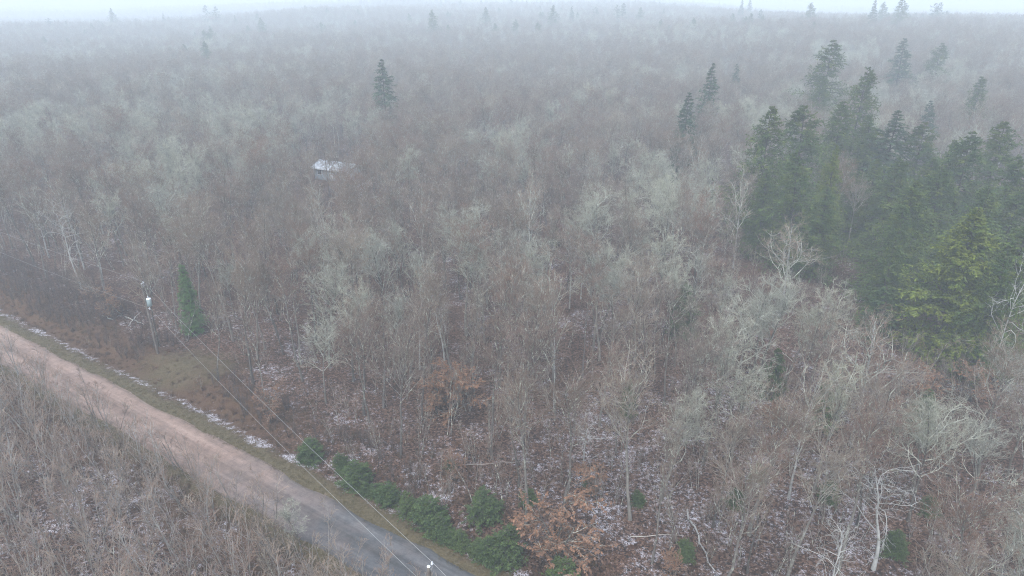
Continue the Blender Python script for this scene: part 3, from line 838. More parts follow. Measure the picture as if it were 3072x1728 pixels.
log(1588, 1352, 1720, 1362, .035, 'limb_tan', 'thin pale stem lying level left of the slanting white birch stem', .5)
log(1165, 1178, 1345, 1172, .04, 'limb_tan', 'snow-dusted stem lying level behind the roadside evergreen shrubs', .3)
log(2510, 1250, 2565, 1300, .10, 'dead_wood', 'dark-ended log among snow patches at the right edge', .2)

# ------------------------------------------------------------------ landmark trees measured from the photograph
taken = []          # (x, y, clear radius) kept free of the random forest
def free(x, y, r): taken.append((x, y, r))
free(cbx + 1, cby + 2, 6.5); free(p1x, p1y, 2.0)

def conifer_at(key, i, u, v, Y, label, group, name='conifer', dmin=11, dmax=29, widen=1.0):
    x, y, ztop = at_depth(u * K, v * K, Y)
    h = ztop - tz(x, y)
    while h > dmax: Y *= 1.03; x, y, ztop = at_depth(u * K, v * K, Y); h = ztop - tz(x, y)
    while h < dmin and Y > 60: Y *= .97; x, y, ztop = at_depth(u * K, v * K, Y); h = ztop - tz(x, y)
    free(x, y, 2.2)
    return plant(key, i, x, y, max(h, 3), name, label, 'conifer', group, widen=widen * rnd.uniform(.88, 1.12), tilt=(rnd.gauss(0, .025), rnd.gauss(0, .025)))

SKY_G = 'conifers standing above the foggy skyline'
for i, (u, v, Y, key, lab) in enumerate([
    (40, 75, 640, 'spire', 'foggy conifer nearest the left edge of the skyline'),
    (120, 45, 640, 'pine', 'faint rounded conifer top, second from the left edge on the skyline'),
    (165, 52, 660, 'spire', 'small faint conifer just right of the rounded one at far left skyline'),
    (278, 20, 520, 'hemlock', 'darkest tall conifer on the left part of the skyline'),
    (410, 32, 760, 'spire', 'pale conifer right of the darkest left skyline conifer'),
    (515, 12, 700, 'pine', 'ragged open-crowned pine on the left half of the skyline'),
    (540, 16, 720, 'pine', 'ragged open-crowned pine just right of its twin on the skyline'),
    (655, 44, 560, 'hemlock', 'low rounded conifer in fog right of the ragged pines'),
    (590, 38, 700, 'spire', 'slim foggy conifer between the ragged pines and the low rounded one'),
    (880, 40, 760, 'spire', 'thin faint conifer above the lone dark central conifer'),
    (1090, 24, 470, 'hemlock', 'broad grey conifer on the skyline right of the lone central conifer'),
    (1222, 18, 600, 'hemlock', 'foggy broad conifer, second of the central skyline row'),
    (1394, 12, 560, 'hemlock', 'tall foggy conifer in the middle of the skyline'),
    (1437, 14, 640, 'spire', 'slim foggy conifer right of the tall middle skyline one'),
    (1500, 18, 700, 'pine', 'fainter flat-topped conifer between the middle pair and the double top'),
    (1553, 12, 640, 'pine', 'left top of a double conifer on the skyline right of centre'),
    (1568, 8, 650, 'pine', 'right top of a double conifer on the skyline right of centre'),
    (1612, 18, 640, 'hemlock', 'rounded foggy conifer just right of the double conifer'),
    (1672, 20, 700, 'spire', 'small pale conifer left of the tall right-hand skyline pair'),
    (1867, -1, 540, 'spire', 'left one of a close pair of tall skyline conifers'),
    (1889, -6, 520, 'spire', 'right one of a close pair of tall skyline conifers'),
    (1918, 24, 560, 'pine', 'short round conifer right of the close skyline pair'),
    (2047, 6, 540, 'hemlock', 'skyline conifer, leftmost of the right-hand row'),
    (2084, -4, 520, 'spire', 'skyline conifer, second of the right-hand row'),
    (2127, -2, 530, 'spire', 'pointed skyline conifer, third of the right-hand row'),
    (2203, -2, 470, 'spire', 'dark skyline conifer left of the tallest right-hand one'),
    (2228, 4, 560, 'hemlock', 'broad skyline conifer directly left of the tallest right-hand one'),
    (2278, -4, 480, 'hemlock', 'tallest layered conifer on the right-hand skyline'),
    (2352, 8, 560, 'pine', 'rounded pair-left conifer near the right end of the skyline'),
    (2368, 6, 570, 'pine', 'rounded pair-right conifer near the right end of the skyline')]):
    conifer_at(key, i, u, v, Y, lab, SKY_G, 'skyline_conifer')

STAND = 'dark conifers of the right-hand stand'
for i, (u, v, Y, key, w, lab) in enumerate([
    (963, 148, 185, 'spire', 1.35, 'lone dark conifer rising from bare forest left of centre'),
    (1785, 158, 172, 'spire', 1.0, 'narrow spire conifer left of the dark stand'),
    (1735, 232, 146, 'spire', 1.0, 'shorter green conifer at the foot of the narrow spire'),
    (1858, 160, 235, 'spire', 1.0, 'small foggy conifer just right of the narrow spire'),
    (2097, 100, 178, 'hemlock', 1.0, 'tallest foggy conifer at the back of the dark stand'),
    (2060, 190, 176, 'hemlock', .8, 'broad conifer skirt left of the tallest foggy one'),
    (2178, 168, 145, 'hemlock', .8, 'tall leaning-topped conifer right of the tallest foggy one'),
    (2285, 96, 240, 'spire', 1.25, 'dark foggy conifer standing alone behind the stand, left of two'),
    (2370, 108, 250, 'hemlock', .85, 'foggy conifer standing alone behind the stand, right of two'),
    (2478, 192, 178, 'hemlock', .8, 'pointed conifer standing apart near the right edge'),
    (2345, 252, 170, 'spire', 1.2, 'small rounded conifer between the stand and the pointed one'),
    (1944, 268, 112, 'hemlock', .78, 'leftmost sharp-topped conifer at the front of the dark stand'),
    (2040, 262, 118, 'hemlock', .95, 'broad brownish-topped conifer beside the leftmost sharp one'),
    (2125, 255, 130, 'hemlock', 1.0, 'broad dark conifer in the heart of the stand'),
    (2255, 278, 125, 'spire', 1.5, 'dark conifer on the right shoulder of the stand'),
    (2205, 290, 128, 'hemlock', .9, 'dark conifer filling the middle right of the stand'),
    (2335, 308, 122, 'hemlock', 1.0, 'olive-tinged round conifer right of the dark stand'),
    (2110, 360, 104, 'olive', .55, 'yellow-green conifer lit low in the front of the stand'),
    (2030, 380, 100, 'hemlock', .85, 'low dark conifer in front of the brownish-topped one'),
    (2535, 305, 112, 'hemlock', .9, 'sharp-topped conifer close to the right edge'),
    (2455, 330, 106, 'hemlock', 1.0, 'olive-dark conifer left of the sharp one at the right edge'),
    (2250, 395, 104, 'hemlock', .9, 'dark conifer mid-stand above the bare tree gap'),
    (2570, 390, 98, 'hemlock', 1.0, 'dark conifer cut by the right edge above the olive conifer'),
    (2300, 455, 88, 'hemlock', 1.0, 'large dark conifer up-left of the olive conifer'),
    (2390, 420, 96, 'hemlock', .9, 'dark conifer directly behind the olive conifer'),
    (2490, 470, 86, 'hemlock', .9, 'dark green conifer behind the right shoulder of the olive conifer'),
    (2452, 515, 74, 'olive', 1.0, 'big yellow-olive conifer, brightest at the right edge'),
    (2575, 560, 72, 'hemlock', 1.0, 'dark conifer at the right edge beside the olive conifer'),
    (2250, 600, 80, 'hemlock', .75, 'shaded dark conifer left of the olive conifer'),
    (1935, 430, 106, 'hemlock', .8, 'low conifer below the leftmost sharp-topped one'),
    (2160, 430, 108, 'hemlock', .9, 'dark conifer right of the yellow-green one in the stand'),
    (2205, 400, 112, 'hemlock', .9, 'second dark conifer right of the yellow-green one in the stand'),
    (2085, 470, 96, 'hemlock', .85, 'shaded conifer below the yellow-green one in the stand'),
    (2345, 400, 106, 'hemlock', .9, 'round dark conifer below the olive-tinged round one'),
    (2540, 640, 68, 'hemlock', .8, 'shaded conifer low at the right edge behind the dead snag'),
    (2400, 350, 112, 'hemlock', .8, 'green conifer left of the olive-dark one near the right edge'),
    (2560, 470, 90, 'hemlock', .9, 'dark conifer half cut by the right edge above the snag'),
    (2280, 520, 84, 'hemlock', .8, 'dark conifer touching the left flank of the olive conifer')]):
    conifer_at(key, i, u, v, Y, lab, STAND, 'conifer', widen=w * (1.22 if u > 1900 else 1.0))

# single young evergreens inside the wood
def fir_at(u, v, vb, key, lab, group=None, i=0, name='young_fir', widen=1.0):
    x, y = on_ground(u * K, vb * K)
    _, _, zt_ = at_depth(u * K, v * K, y)
    h = max(1.2, zt_ - tz(x, y)); free(x, y, 1.2)
    return plant(key, i, x, y, h, name, lab, 'evergreen', group, widen=widen)
fir_at(490, 664, 835, 'slim', 'slim bright green spruce standing right of the transformer pole', name='slim_spruce', widen=1.05)
_sx, _sy = on_ground(490 * K, 835 * K)
for q_ in (3, 6, 9): free(_sx * (1 - q_ / 88), _sy * (1 - q_ / 88), 2.6)
YG = 'young firs scattered under the bare trees'
fir_at(1712, 715, 850, 'youngfir', 'dark young fir under bare trees left of the conifer stand', YG, 0, widen=1.2)
fir_at(1576, 955, 1055, 'youngfir', 'small dark fir with bare limbs across it, right of centre', YG, 1, widen=.85)
fir_at(1010, 388, 442, 'youngfir', 'grey-green young fir right of the cabin', YG, 1, widen=1.2)
fir_at(1778, 470, 560, 'youngfir', 'small fir at the left foot of the dark stand', YG, 0)
fir_at(1395, 555, 620, 'youngfir', 'tiny fir between pale crowns near the middle', YG, 1)
fir_at(1940, 880, 1000, 'youngfir', 'young fir in front of the lowest conifers', YG, 1)
fir_at(2310, 980, 1090, 'youngfir', 'young fir right of the forked birch below the olive conifer', YG, 0)
fir_at(2060, 960, 1085, 'youngfir', 'young fir behind the forked birch', YG, 1)
fir_at(2200, 720, 850, 'youngfir', 'bluish young fir left of the olive conifer', YG, 0, widen=1.3)

BUSH_G = 'evergreen shrubs along the forest side of the road'
BU = [(790, 1080, 1145, 1.25), (855, 1120, 1180, 1.0), (900, 1140, 1215, 1.2), (975, 1200, 1255, 1.1), (1022, 1225, 1285, .9), (1085, 1225, 1325, 1.25),
      (1110, 1270, 1345, 1.0), (1160, 1310, 1375, 1.1), (1212, 1190, 1300, 1.35), (1248, 1320, 1405, 1.0), (1275, 1290, 1405, .9),
      (1330, 1200, 1275, 1.0), (1425, 1390, 1470, 1.2), (1130, 1145, 1190, 1.0), (918, 1225, 1240, 1.0),
      (945, 1205, 1240, 1.5), (1055, 1255, 1300, 1.4), (1135, 1325, 1362, 1.5), (1200, 1350, 1390, 1.3)]
BL = ['leftmost dark evergreen shrub beside the road', 'evergreen shrub between the two leftmost round ones', 'rounded bluish evergreen shrub, third from the left by the road',
      'evergreen shrub right of the leftmost clump', 'low evergreen shrub just right of the gap in the roadside row', 'tall bright green shrub in the middle of the roadside row',
      'evergreen shrub pressed against the right of the tall bright one', 'low spreading shrub leaning to the verge below the tall bright one', 'broad twiggy evergreen set back behind the roadside row',
      'bright low shrub left of the copper-leaved tree', 'narrow dark evergreen touching the copper-leaved tree', 'dark evergreen set back above the copper-leaved tree',
      'dark evergreen shrub below the copper-leaved tree at the bottom edge', 'small evergreen standing alone behind the left part of the row', 'tiny evergreen at the verge between the clumps',
      'low spreading evergreen filling the gap after the leftmost clump', 'low spreading evergreen just left of the tall bright shrub',
      'low spreading evergreen just right of the tall bright shrub', 'low spreading evergreen left of the bright low shrub']
for i, ((u, v, vb, w), lab) in enumerate(zip(BU, BL)):
    fir_at(u, vb - (vb - v) * rnd.uniform(.55, .78), vb, 'bush', lab, BUSH_G, i, 'evergreen_shrub', w * rnd.uniform(1.05, 1.4))
LOW_G = 'low evergreens on the forest floor at lower right'
LOWS = [(1600, 1235, 1270), (1720, 1360, 1400), (1850, 1230, 1270), (1905, 1170, 1205), (2090, 1210, 1250),
        (2330, 1250, 1290), (2250, 1340, 1385), (1480, 1200, 1235)]
for i, (u, v, vb) in enumerate(LOWS):
    o = fir_at(u, v, vb, 'bush', '', LOW_G, i, 'low_evergreen', 1.2)
lows = sorted([o for o in C.objects if o.get('group') == LOW_G], key=lambda o: project(*o.location)[0])
ORD = ['first', 'second', 'third', 'fourth', 'fifth', 'sixth', 'seventh', 'eighth', 'ninth', 'tenth', 'eleventh', 'twelfth', 'thirteenth', 'fourteenth', 'fifteenth', 'sixteenth']
for o, w in zip(lows, ORD):
    o['label'] = 'low dark evergreen on the leafy floor at lower right, %s from the left' % w

COP_G = 'small trees still holding copper leaves'
for i, (u, v, vb, w, lab) in enumerate([
    (1395, 1222, 1425, 1.3, 'big copper-leaved beech beside the road near the bottom edge'),
    (1150, 905, 1040, 1.3, 'copper-leaved beech spreading at the middle of the wood'),
    (1100, 965, 1040, 1.2, 'low copper-leaved beech left of the spreading one'),
    (1140, 1140, 1215, .8, 'small copper-leaved beech behind the roadside shrubs'),
    (1490, 1170, 1250, .9, 'copper-leaved beech set back above the big roadside one'),
    (622, 650, 720, .8, 'orange-leaved young beech right of the slim green spruce'),
    (285, 845 - 115, 800, .9, 'orange-leaved beech left of the transformer pole'),
    (2440, 925, 990, 1.2, 'copper-leaved beech below the olive conifer'),
    (2320, 940, 1010, 1.0, 'rusty young beech left of the one below the olive conifer'),
    (1690, 1395, 1460, .9, 'copper-leaved beech at the bottom edge right of the big one'),
    (680, 985, 1060, .9, 'rusty beech by the road left of the evergreen shrubs'),
    (1940, 1010, 1075, .9, 'rusty young beech left of the forked birch')]):
    x, y = on_ground(u * K, vb * K); _, _, zt_ = at_depth(u * K, v * K, y)
    h = max(1.5, zt_ - tz(x, y)); free(x, y, 1.3)
    for q_ in (3, 6): free(x * (1 - q_ / y), y - q_, 2.0)
    plant('copper', i, x, y, min(h * (1.0 if i == 0 else 1.25), 6.8), 'copper_leaved_beech', lab, 'tree', COP_G, widen=w)

# bare trees that stand out one by one
def hero(key, i, u, vtop, vb, lab, name='bare_tree', rz=None, tilt=(0, 0), widen=1.0, r=2.2):
    x, y = on_ground(u * K, vb * K); _, _, zt_ = at_depth(u * K, vtop * K, y)
    h = max(5, zt_ - tz(x, y)); free(x, y, r)
    free(x * (1 - 3.5 / y), y - 3.5, 2.4)
    return plant(key, i, x, y, min(h, 19), name, lab, 'tree', None, rz, tilt, widen)
hero('dead', 0, 1468, 1040, 1190, 'dead tree with bright white curved limbs in front of snow patches', 'dead_tree', 1.0, widen=1.3)
hero('dead', 1, 2480, 640, 960, 'bleached dead birch snag against the olive conifer', 'dead_tree', 0.4, (0, .12), .6)
hero('birch', 0, 1985, 935, 1250, 'forked white-barked birch low on the right', 'birch_tree')
hero('birch', 1, 2140, 770, 1120, 'pale lichen-grey birch with wide branches below the conifer stand', 'birch_tree', widen=1.25)
hero('lichen', 0, 1838, 900, 1170, 'pale round lichen-covered crown at lower right of centre', 'lichen_tree')
hero('lichen', 1, 2440, 880, 1130, 'pale lichen-crusted tree in front of the olive conifer', 'lichen_tree', widen=1.1)
hero('dead', 2, 2200, 1180, 1420, 'dead grey tree with long level limbs at the bottom right', 'dead_tree', 2.2, widen=1.5)
hero('dead', 0, 2060, 1330, 1600, 'broken-topped tree with drooping white limbs near the bottom edge', 'dead_tree', 3.6)
hero('lichen', 2, 1225, 520, 760, 'pale green-grey crown just left of the picture centre', 'lichen_tree', widen=1.2)
hero('lichen', 3, 980, 590, 830, 'yellowish lichen-covered crown left of centre', 'lichen_tree')
hero('lichen', 0, 1070, 620, 840, 'yellowish lichen crown right beside its twin left of centre', 'lichen_tree', widen=.8)
hero('lichen', 1, 1510, 500, 760, 'wide pale crown in the middle of the wood', 'lichen_tree', widen=1.3)
hero('lichen', 2, 590, 650, 800, 'small pale lichen tree right of the slim spruce', 'lichen_tree')
hero('lichen', 0, 820, 790, 1010, 'pale lichen tree above the roadside brush left of centre', 'lichen_tree')
hero('lichen', 3, 2480, 1180, 1500, 'lichen-pale tree in the bottom right corner', 'lichen_tree')
hero('birch', 1, 1960, 540, 800, 'pale spreading bare tree in front of the conifer stand', 'birch_tree', widen=1.3)
hero('brown', 1, 318, 640, 800, 'dark tree leaning left behind the transformer pole', 'leaning_tree', 0.5, (0, -.55), .8)
hero('slender', 1, 1195, 760, 1010, 'dark straight trunk standing behind the copper beech in mid wood', 'bare_tree')
hero('slender', 0, 1640, 1010, 1420, 'tall thin clump of grey stems near the bottom edge', 'bare_tree', widen=.8)
hero('lichen', 2, 760, 1290, 1400, 'lichen-speckled bush at the near road edge', 'lichen_tree', widen=1.3, r=1.5)

for q_, (dx_, dy_, lab) in enumerate([(-3.5, -13, 'slender bare tree screening the left end of the cabin roof'), (.5, -17, 'slender bare tree crossing the middle of the cabin roof'),
                                     (3.6, -12, 'slender bare tree screening the right end of the cabin roof'), (-1.5, -9, 'thin bare tree close in front of the cabin wall')]):
    plant('slender', q_, cbx + dx_, cby + dy_, 9.5 + q_ * .7, 'slender_hardwood_tree', lab, 'tree', None)

# ------------------------------------------------------------------ the bare hardwood forest
rng = np.random.default_rng(5)
def scatter(xmin, xmax, ymin, ymax, step, jit=.42):
    xs = np.arange(xmin, xmax, step); ys = np.arange(ymin, ymax, step)
    X, Y = np.meshgrid(xs, ys); X = X + (np.arange(len(ys)) % 2)[:, None] * step / 2
    X = X + rng.uniform(-jit, jit, X.shape) * step; Y = Y + rng.uniform(-jit, jit, Y.shape) * step
    return X.ravel(), Y.ravel()
def in_view(x, y, margin=260, top=14.0):
    u, v, f = project(x, y, 0.0); u2, v2, _ = project(x, y, top)
    return (f > 5) & (u > -margin) & (u < 3072 + margin) & (v2 < 1728 + margin * .8) & (v > -200)
TK = np.array([(a, b, c) for a, b, c in taken])
def clear_of(x, y, k=1.0):
    d = np.hypot(x[:, None] - TK[None, :, 0], y[:, None] - TK[None, :, 1])
    return (d > TK[None, :, 2] * k).all(1)
ent = lambda x, y: np.hypot((x - ex) * .8, y - ey) > 5.0

fx, fy = scatter(-170, 170, 30, 210, 4.45)
dd = road_d(fx, fy)
strip_w = lambda x: 7.5 + 5.5 * sstep(-28, -60, x)
strip = strip_w(fx)          # brushy clearing is wider by the pole
# the cabin stands in a small clearing that opens towards the road
_cl = math.hypot(cbx, cby); _t = (fx * cbx + fy * cby) / _cl; _n = np.abs(fx * cby - fy * cbx) / _cl
glade = (_t > _cl - 42) & (_t < _cl + 8) & (_n < 7.5) & (rng.random(len(fx)) < .7)
rng.random(len(fx))
ok = ~glade & in_view(fx, fy) & (dd > strip) & clear_of(fx, fy) & ent(fx, fy)
# few hardwoods inside the conifer stand
us, vs, _ = project(fx, fy, 0.0)
stand = (fx > 26) & (fy > 66) & (fy < 150) & (fx / fy > .36)
ok &= ~stand | (rng.random(len(fx)) < .10)
# trees in front of the stand are younger and lower, so the conifers show above them
ut, vt, _ = project(fx, fy, 13.5)
ok &= ~((fy < 100) & (((ut > 2200) & (vt < 640)) | ((ut > 2620) & (vt < 1000))))
fx, fy = fx[ok], fy[ok]
order = np.argsort(np.hypot(fx, fy)); fx, fy = fx[order], fy[order]
N_IND = 300
LAND = [('the transformer pole', p1x, p1y), ('the slim green spruce', *on_ground(490 * K, 835 * K)), ('the cabin', cbx, cby),
        ('the big copper-leaved beech', *on_ground(1385 * K, 1425 * K)), ('the leftmost roadside evergreen shrub', *on_ground(790 * K, 1145 * K)),
        ('the spreading copper beech in mid wood', *on_ground(1150 * K, 1040 * K)), ('the white-limbed dead tree', *on_ground(1468 * K, 1190 * K)),
        ('the forked white birch', *on_ground(1985 * K, 1250 * K)), ('the big olive conifer', *[float(q) for q in at_depth(2452 * K, 515 * K, 74)[:2]]),
        ('the pale crown at picture centre', *on_ground(1225 * K, 760 * K)), ('the leftmost sharp conifer of the stand', *at_depth(1944 * K, 268 * K, 112)[:2]),
        ('the level-limbed dead tree at bottom right', *on_ground(2200 * K, 1420 * K)), ('the tall thin clump near the bottom edge', *on_ground(1640 * K, 1420 * K)),
        ('the leaning dark tree', *on_ground(318 * K, 800 * K)), ('the dark young fir left of the conifer stand', *on_ground(1712 * K, 850 * K)),
        ('the yellowish lichen crowns left of centre', *on_ground(1020 * K, 835 * K)), ('the pale tree above the roadside brush', *on_ground(820 * K, 1010 * K))]
LOOK = {'brown': ('bare grey-brown hardwood', 'bare_hardwood_tree'), 'slender': ('slender bare hardwood', 'slender_hardwood_tree'),
        'lichen': ('pale lichen-grey bare tree', 'lichen_tree'), 'birch': ('white-stemmed birch', 'birch_tree'), 'dead': ('bleached dead tree', 'dead_tree')}
def choose_kind(x, y):
    p = vnoise(x / 26, y / 26, 61); q = rnd.random()
    u = x / max(y, 1)
    lich = .07 + .30 * sstep(.45, .8, p) + (.05 if u > .30 and y < 75 else 0)
    if math.hypot(x - p1x, y - p1y) < 16: return 'slender' if q < .5 else 'brown'
    if q < lich: return 'lichen'
    if q < lich + .05: return 'birch'
    if q < lich + .065: return 'dead'
    if q < lich + .46: return 'slender'
    return 'brown'
near = []
for x, y in zip(fx[:N_IND], fy[:N_IND]):
    k = choose_kind(x, y)
    h = {'brown': 14.5, 'slender': 14.0, 'lichen': 13.0, 'birch': 13.5, 'dead': 11.5}[k] * rnd.uniform(.78, 1.14)
    near.append((float(x), float(y), k, h))
byl = {}
for t in near:
    j = min(range(len(LAND)), key=lambda q: math.hypot(t[0] - LAND[q][1], t[1] - LAND[q][2]))
    byl.setdefault((t[2], j), []).append(t)
for (k, j), ts in byl.items():
    ts.sort(key=lambda t: math.hypot(t[0] - LAND[j][1], t[1] - LAND[j][2]))
    look, nm = LOOK[k]
    for r_, t in enumerate(ts):
        if len(ts) == 1: lab = '%s, the only one near %s' % (look, LAND[j][0])
        elif r_ < len(ORD): lab = '%s, %s nearest to %s' % (look, 'the' if r_ == 0 else ORD[r_], LAND[j][0])
        else: lab = '%s further off around %s' % (look, LAND[j][0])
        plant(k, rnd.randrange(9), t[0], t[1], t[3], nm, lab, 'tree', '%ss around %s' % (look, LAND[j][0]), tilt=(rnd.gauss(0, .04), rnd.gauss(0, .04)), widen=rnd.uniform(.85, 1.15))

# ------------------------------------------------------------------ saplings on the near side of the road
qx, qy = scatter(-75, 6, 28, 84, 1.9)
dq = road_d(qx, qy)
ok = (dq < -2.6) & in_view(qx, qy, 120, 7.0) & (np.hypot(qx - p2x, qy - p2y) > 1.6)
qx, qy = qx[ok], qy[ok]
o_ = np.argsort(np.hypot(qx, qy)); qx, qy = qx[o_], qy[o_]
print('saplings', len(qx), 'hardwoods', len(fx))
n_s = min(300, len(qx))
SL = [('at the near road edge', lambda x, y: road_d(x, y) > -6.2), ('in the bottom left corner thicket', lambda x, y: x < -24 and y < 48),
      ('left of the snow-capped pole top', lambda x, y: x > -14), ('in the thicket below the bend of the road at left', lambda x, y: x < -36),
      ('in the middle of the near-side thicket', lambda x, y: True)]
pick = rng.permutation(len(qx))[:n_s]
sap_first = {}
for n_, i in enumerate(pick):
    x, y = float(qx[i]), float(qy[i])
    zone = next(s for s, f in SL if f(x, y))
    h = rnd.uniform(4.5, 8.0) * (.92 if road_d(x, y) > -6.0 else 1.0)
    a = rnd.randrange(len(SAP_ME))
    if a not in sap_first:
        o = obj('sapling', SAP_ME[a]); sap_first[a] = o
    else:
        o = sap_first[a].copy(); C.objects.link(o)
    s = h / 7.0
    o.location = (x, y, tz(x, y)); o.rotation_euler = (rnd.gauss(0, .06), rnd.gauss(0, .06), rnd.uniform(0, 6.28)); o.scale = (s * 1.15, s * 1.15, s)
    st = ('four-stemmed' if a == 9 else 'three-stemmed' if a % 3 == 0 else 'twin-stemmed' if a % 4 == 1 else 'single-stemmed')
    sz = 'tall' if h > 6.2 else 'short'
    tag(o, '%s %s tan sapling %s' % (sz, st, zone), 'sapling', '%s %s saplings %s' % (sz, st, zone))

# ------------------------------------------------------------------ uncountable masses (geometry-node instances)
def hidden_collection(name, meshes):
    c = bpy.data.collections.new(name)
    for i, m in enumerate(meshes):
        o = bpy.data.objects.new('%s_%02d' % (name, i), m); c.objects.link(o)
    return c
def stuff(name, label, x, y, z, rot, scl, idx, coll):
    n = len(x)
    me = bpy.data.meshes.new(name)
    me.vertices.add(n); me.vertices.foreach_set('co', np.stack([x, y, z], 1).astype(np.float32).ravel())
    for nm, arr, ty in (('rotz', rot, 'FLOAT'), ('size', scl, 'FLOAT'), ('which', idx, 'INT')):
        a = me.attributes.new(nm, ty, 'POINT')
        a.data.foreach_set('value', arr.astype(np.int32 if ty == 'INT' else np.float32))
    o = obj(name, me)
    ng = bpy.data.node_groups.new(name, 'GeometryNodeTree')
    ng.interface.new_socket('Geometry', in_out='INPUT', socket_type='NodeSocketGeometry')
    ng.interface.new_socket('Geometry', in_out='OUTPUT', socket_type='NodeSocketGeometry')
    N, Lk = ng.nodes, ng.links
    gi, go = N.new('NodeGroupInput'), N.new('NodeGroupOutput')
    ci = N.new('GeometryNodeCollectionInfo'); ci.inputs['Collection'].default_value = coll
    ci.inputs['Separate Children'].default_value = True; ci.inputs['Reset Children'].default_value = True
    ip = N.new('GeometryNodeInstanceOnPoints'); ip.inputs['Pick Instance'].default_value = True
    def na(nm, ty):
        a = N.new('GeometryNodeInputNamedAttribute'); a.data_type = ty; a.inputs['Name'].default_value = nm; return a.outputs['Attribute']
    cb = N.new('ShaderNodeCombineXYZ'); Lk.new(na('rotz', 'FLOAT'), cb.inputs['Z'])
    sc = N.new('ShaderNodeCombineXYZ'); s_ = na('size', 'FLOAT')
    for q in 'XYZ': Lk.new(s_, sc.inputs[q])
    Lk.new(gi.outputs[0], ip.inputs['Points']); Lk.new(ci.outputs[0], ip.inputs['Instance']); Lk.new(na('which', 'INT'), ip.inputs['Instance Index'])
    er = N.new('FunctionNodeEulerToRotation'); Lk.new(cb.outputs[0], er.inputs[0]); Lk.new(er.outputs[0], ip.inputs['Rotation'])
    Lk.new(sc.outputs[0], ip.inputs['Scale']); Lk.new(ip.outputs[0], go.inputs[0])
    md = o.modifiers.new('scatter', 'NODES'); md.node_group = ng
    return tag(o, label, None, None, 'stuff')

# far forest: whole trees as one mesh each
whole, kinds = [], []
for key in ('brown', 'slender', 'lichen', 'birch', 'hemlock'):
    mats = {'brown': ('bark_grey', 'limb_brown', 'twig_brown'), 'slender': ('bark_grey', 'limb_brown', 'twig_brown'),
            'lichen': ('bark_grey', 'limb_lichen', 'twig_lichen'), 'birch': ('bark_birch', 'limb_lichen', 'twig_tan'), 'hemlock': ('bark_dark', 'bark_dark', 'needle_dark')}[key]
    for _, _, h0, (tg, cg) in PROTO[key][:3]:
        w = Geo()
        for g_, o_m in ((tg, 0), (cg, 1)):
            base = w.n
            for v_, q_, m_, s_ in zip(g_.v, g_.q, g_.m, g_.sh):
                w.v.append(v_); w.m.append(m_ + o_m); w.sh.append(s_); w.n += len(v_)
                w.q.append(q_ + base)
        whole.append(w.mesh('tree_' + key, [M[m] for m in mats])); kinds.append(key)
KI = {k: [i for i, q in enumerate(kinds) if q == k] for k in set(kinds)}
coll = hidden_collection('far_trees', whole)
f1x, f1y = fx[N_IND:], fy[N_IND:]
rings = [(f1x, f1y)]
for y0, y1, step in ((210, 420, 4.6), (420, 900, 6.0), (900, 1900, 11.0)):
    X, Y = scatter(-1.05 * y1, 1.05 * y1, y0, y1, step)
    k_ = in_view(X, Y, 60, 0) & (X > -.95 * Y - 20) & (X < .95 * Y + 20)
    k_ &= clear_of(X, Y)
    rings.append((X[k_], Y[k_]))
AX = np.concatenate([r[0] for r in rings]); AY = np.concatenate([r[1] for r in rings])
n = len(AX)
pz = vnoise(AX / 30, AY / 30, 61); qz = rng.random(n)
li = .05 + .45 * sstep(.45, .8, pz)
con = .05 * sstep(.62, .85, vnoise(AX / 60, AY / 60, 71)) * sstep(300, 480, AY)
pickk = np.where(qz < li, 'lichen', np.where(qz < li + .04, 'birch', np.where(qz < li + .36, 'slender', 'brown')))
pickk = np.where(rng.random(n) < con, 'hemlock', pickk)
idx = np.array([KI[k][int(r * len(KI[k]))] for k, r in zip(pickk, rng.random(n))])
big = np.where(AY > 900, 1.5, np.where(AY > 420, 1.12, 1.0))
scl = rng.uniform(.78, 1.14, n) * np.where(pickk == 'hemlock', .85, .96) * big
scl = np.where(AY > 900, scl * .8, scl)
print('far trees', n)
stuff('far_forest', 'bare hardwood forest stretching away into fog', AX, AY, terrain(AX, AY), rng.uniform(0, 6.28, n), scl, idx, coll)

# understorey brush
bx_, by_ = scatter(-150, 130, 30, 175, 2.7, .5)
db = road_d(bx_, by_)
k_ = in_view(bx_, by_, 160, 4) & (((db > 6.0) & ent(bx_, by_)) | (db < -4.2)) & clear_of(bx_, by_, .5)
thin = vnoise(bx_ / 8, by_ / 8, 81)
k_ &= rng.random(len(bx_)) < (.25 + .75 * sstep(.3, .7, thin))
bx_, by_ = bx_[k_], by_[k_]; n = len(bx_)
bs = rng.uniform(.22, .75, n) * np.where(rng.random(n) < .2, 1.5, 1)
bs = np.where((road_d(bx_, by_) < 12) & (bx_ < -25), rng.uniform(.12, .32, n), bs)
coll = hidden_collection('brush_stems', SAP_BROWN)
stuff('undergrowth_brush', 'tangled leafless brush under the bare trees', bx_, by_, terrain(bx_, by_), rng.uniform(0, 6.28, n), bs, rng.integers(0, len(SAP_BROWN), n), coll)

ux_, uy_ = scatter(-12, 60, 33, 74, 2.2, .5)
k_ = in_view(ux_, uy_, 120, 5) & (road_d(ux_, uy_) > 7.5) & clear_of(ux_, uy_, .6) & (rng.random(len(ux_)) < .28)
ux_, uy_ = ux_[k_], uy_[k_]; n = len(ux_)
stuff('young_stem_thicket', 'thicket of thin young stems under the trees at lower right', ux_, uy_, terrain(ux_, uy_), rng.uniform(0, 6.28, n), rng.uniform(.45, 1.05, n), rng.integers(0, len(SAP_BROWN), n), coll)

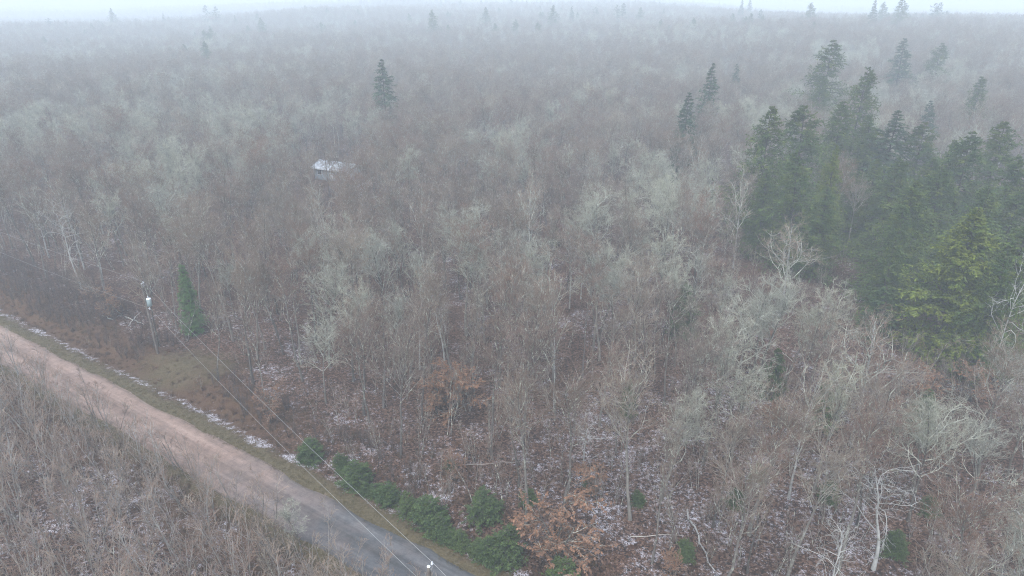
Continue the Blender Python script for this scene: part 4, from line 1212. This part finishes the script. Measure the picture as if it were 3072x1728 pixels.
# dark low brush between the road bank and the wood's edge
rx_, ry_ = scatter(-95, -8, 44, 108, .85, .5)
dr_ = road_d(rx_, ry_)
k_ = in_view(rx_, ry_, 60, 1.5) & (dr_ > 6.2) & (dr_ < strip_w(rx_) + 2.5) & ent(rx_, ry_) & clear_of(rx_, ry_, .5)
k_ &= rng.random(len(rx_)) < .35 + .65 * sstep(.35, .65, vnoise(rx_ / 5, ry_ / 5, 83))
rx_, ry_ = rx_[k_], ry_[k_]; n = len(rx_)
coll = hidden_collection('bank_stems', SAP_DARK)
stuff('bank_brush', 'dark brown low brush on the bank beside the transformer pole', rx_, ry_, terrain(rx_, ry_), rng.uniform(0, 6.28, n), rng.uniform(.12, .36, n), rng.integers(0, len(SAP_DARK), n), coll)

# dead grass and ferns of the bank, mossy tufts of the verge
tx_, ty_ = scatter(-85, 8, 34, 100, .62, .5)
dt = road_d(tx_, ty_)
k_ = in_view(tx_, ty_, 40, .5) & ((dt > 4.6) & (dt < 11.5 + 2 * rng.normal(0, 1, len(dt))) | (dt < -3.3) & (dt > -8)) & (ent(tx_, ty_) | (rng.random(len(dt)) < .3)) & (rng.random(len(dt)) < .62)
tx_, ty_ = tx_[k_], ty_[k_]; n = len(tx_)
coll = hidden_collection('grass_tufts', [tuft(s, 30, .5).mesh('tuft', [M['grass_dead']]) for s in (1, 2, 3)])
stuff('dead_grass', 'rust-brown dead grass along the road bank', tx_, ty_, terrain(tx_, ty_) - .03, rng.uniform(0, 6.28, n), rng.uniform(.5, 1.25, n), rng.integers(0, 3, n), coll)
tx_, ty_ = scatter(-85, 6, 34, 98, .34, .5)
dt = road_d(tx_, ty_)
k_ = in_view(tx_, ty_, 30, .3) & (((dt > 2.1) & (dt < 4.3)) | ((dt < -2.1) & (dt > -3.9)) | (~ent(tx_, ty_) & (dt > 2.6))) & (rng.random(len(dt)) < .6)
tx_, ty_ = tx_[k_], ty_[k_]; n = len(tx_)
coll = hidden_collection('moss_tufts', [tuft(s, 16, .14, .3).mesh('tuft', [M['grass_moss']]) for s in (4, 5, 6)])
stuff('verge_grass', 'short olive grass on the road verges', tx_, ty_, terrain(tx_, ty_) - .02, rng.uniform(0, 6.28, n), rng.uniform(.6, 1.3, n), rng.integers(0, 3, n), coll)

# ------------------------------------------------------------------ the snowy air
hz = bpy.data.materials.new('haze'); hz.use_nodes = True
nt = hz.node_tree; nt.nodes.clear()
pv = nt.nodes.new('ShaderNodeVolumePrincipled'); ou = nt.nodes.new('ShaderNodeOutputMaterial')
pv.inputs['Color'].default_value = (.89, .955, 1.0, 1)
pv.inputs['Density'].default_value = .0014
pv.inputs['Anisotropy'].default_value = .0
nt.links.new(pv.outputs[0], ou.inputs['Volume'])
try: hz.cycles.homogeneous_volume = True
except Exception: pass
z_lo = float(GZ.min()) - 1.0; z_hi = 42.0
g = Geo(); g.box((0, 1450, (z_hi + z_lo) / 2), (6700, 4200, z_hi - z_lo))
hb = obj('haze', g.mesh('haze', [hz], False))
tag(hb, 'pale snowy haze filling the air', None, None, 'stuff')
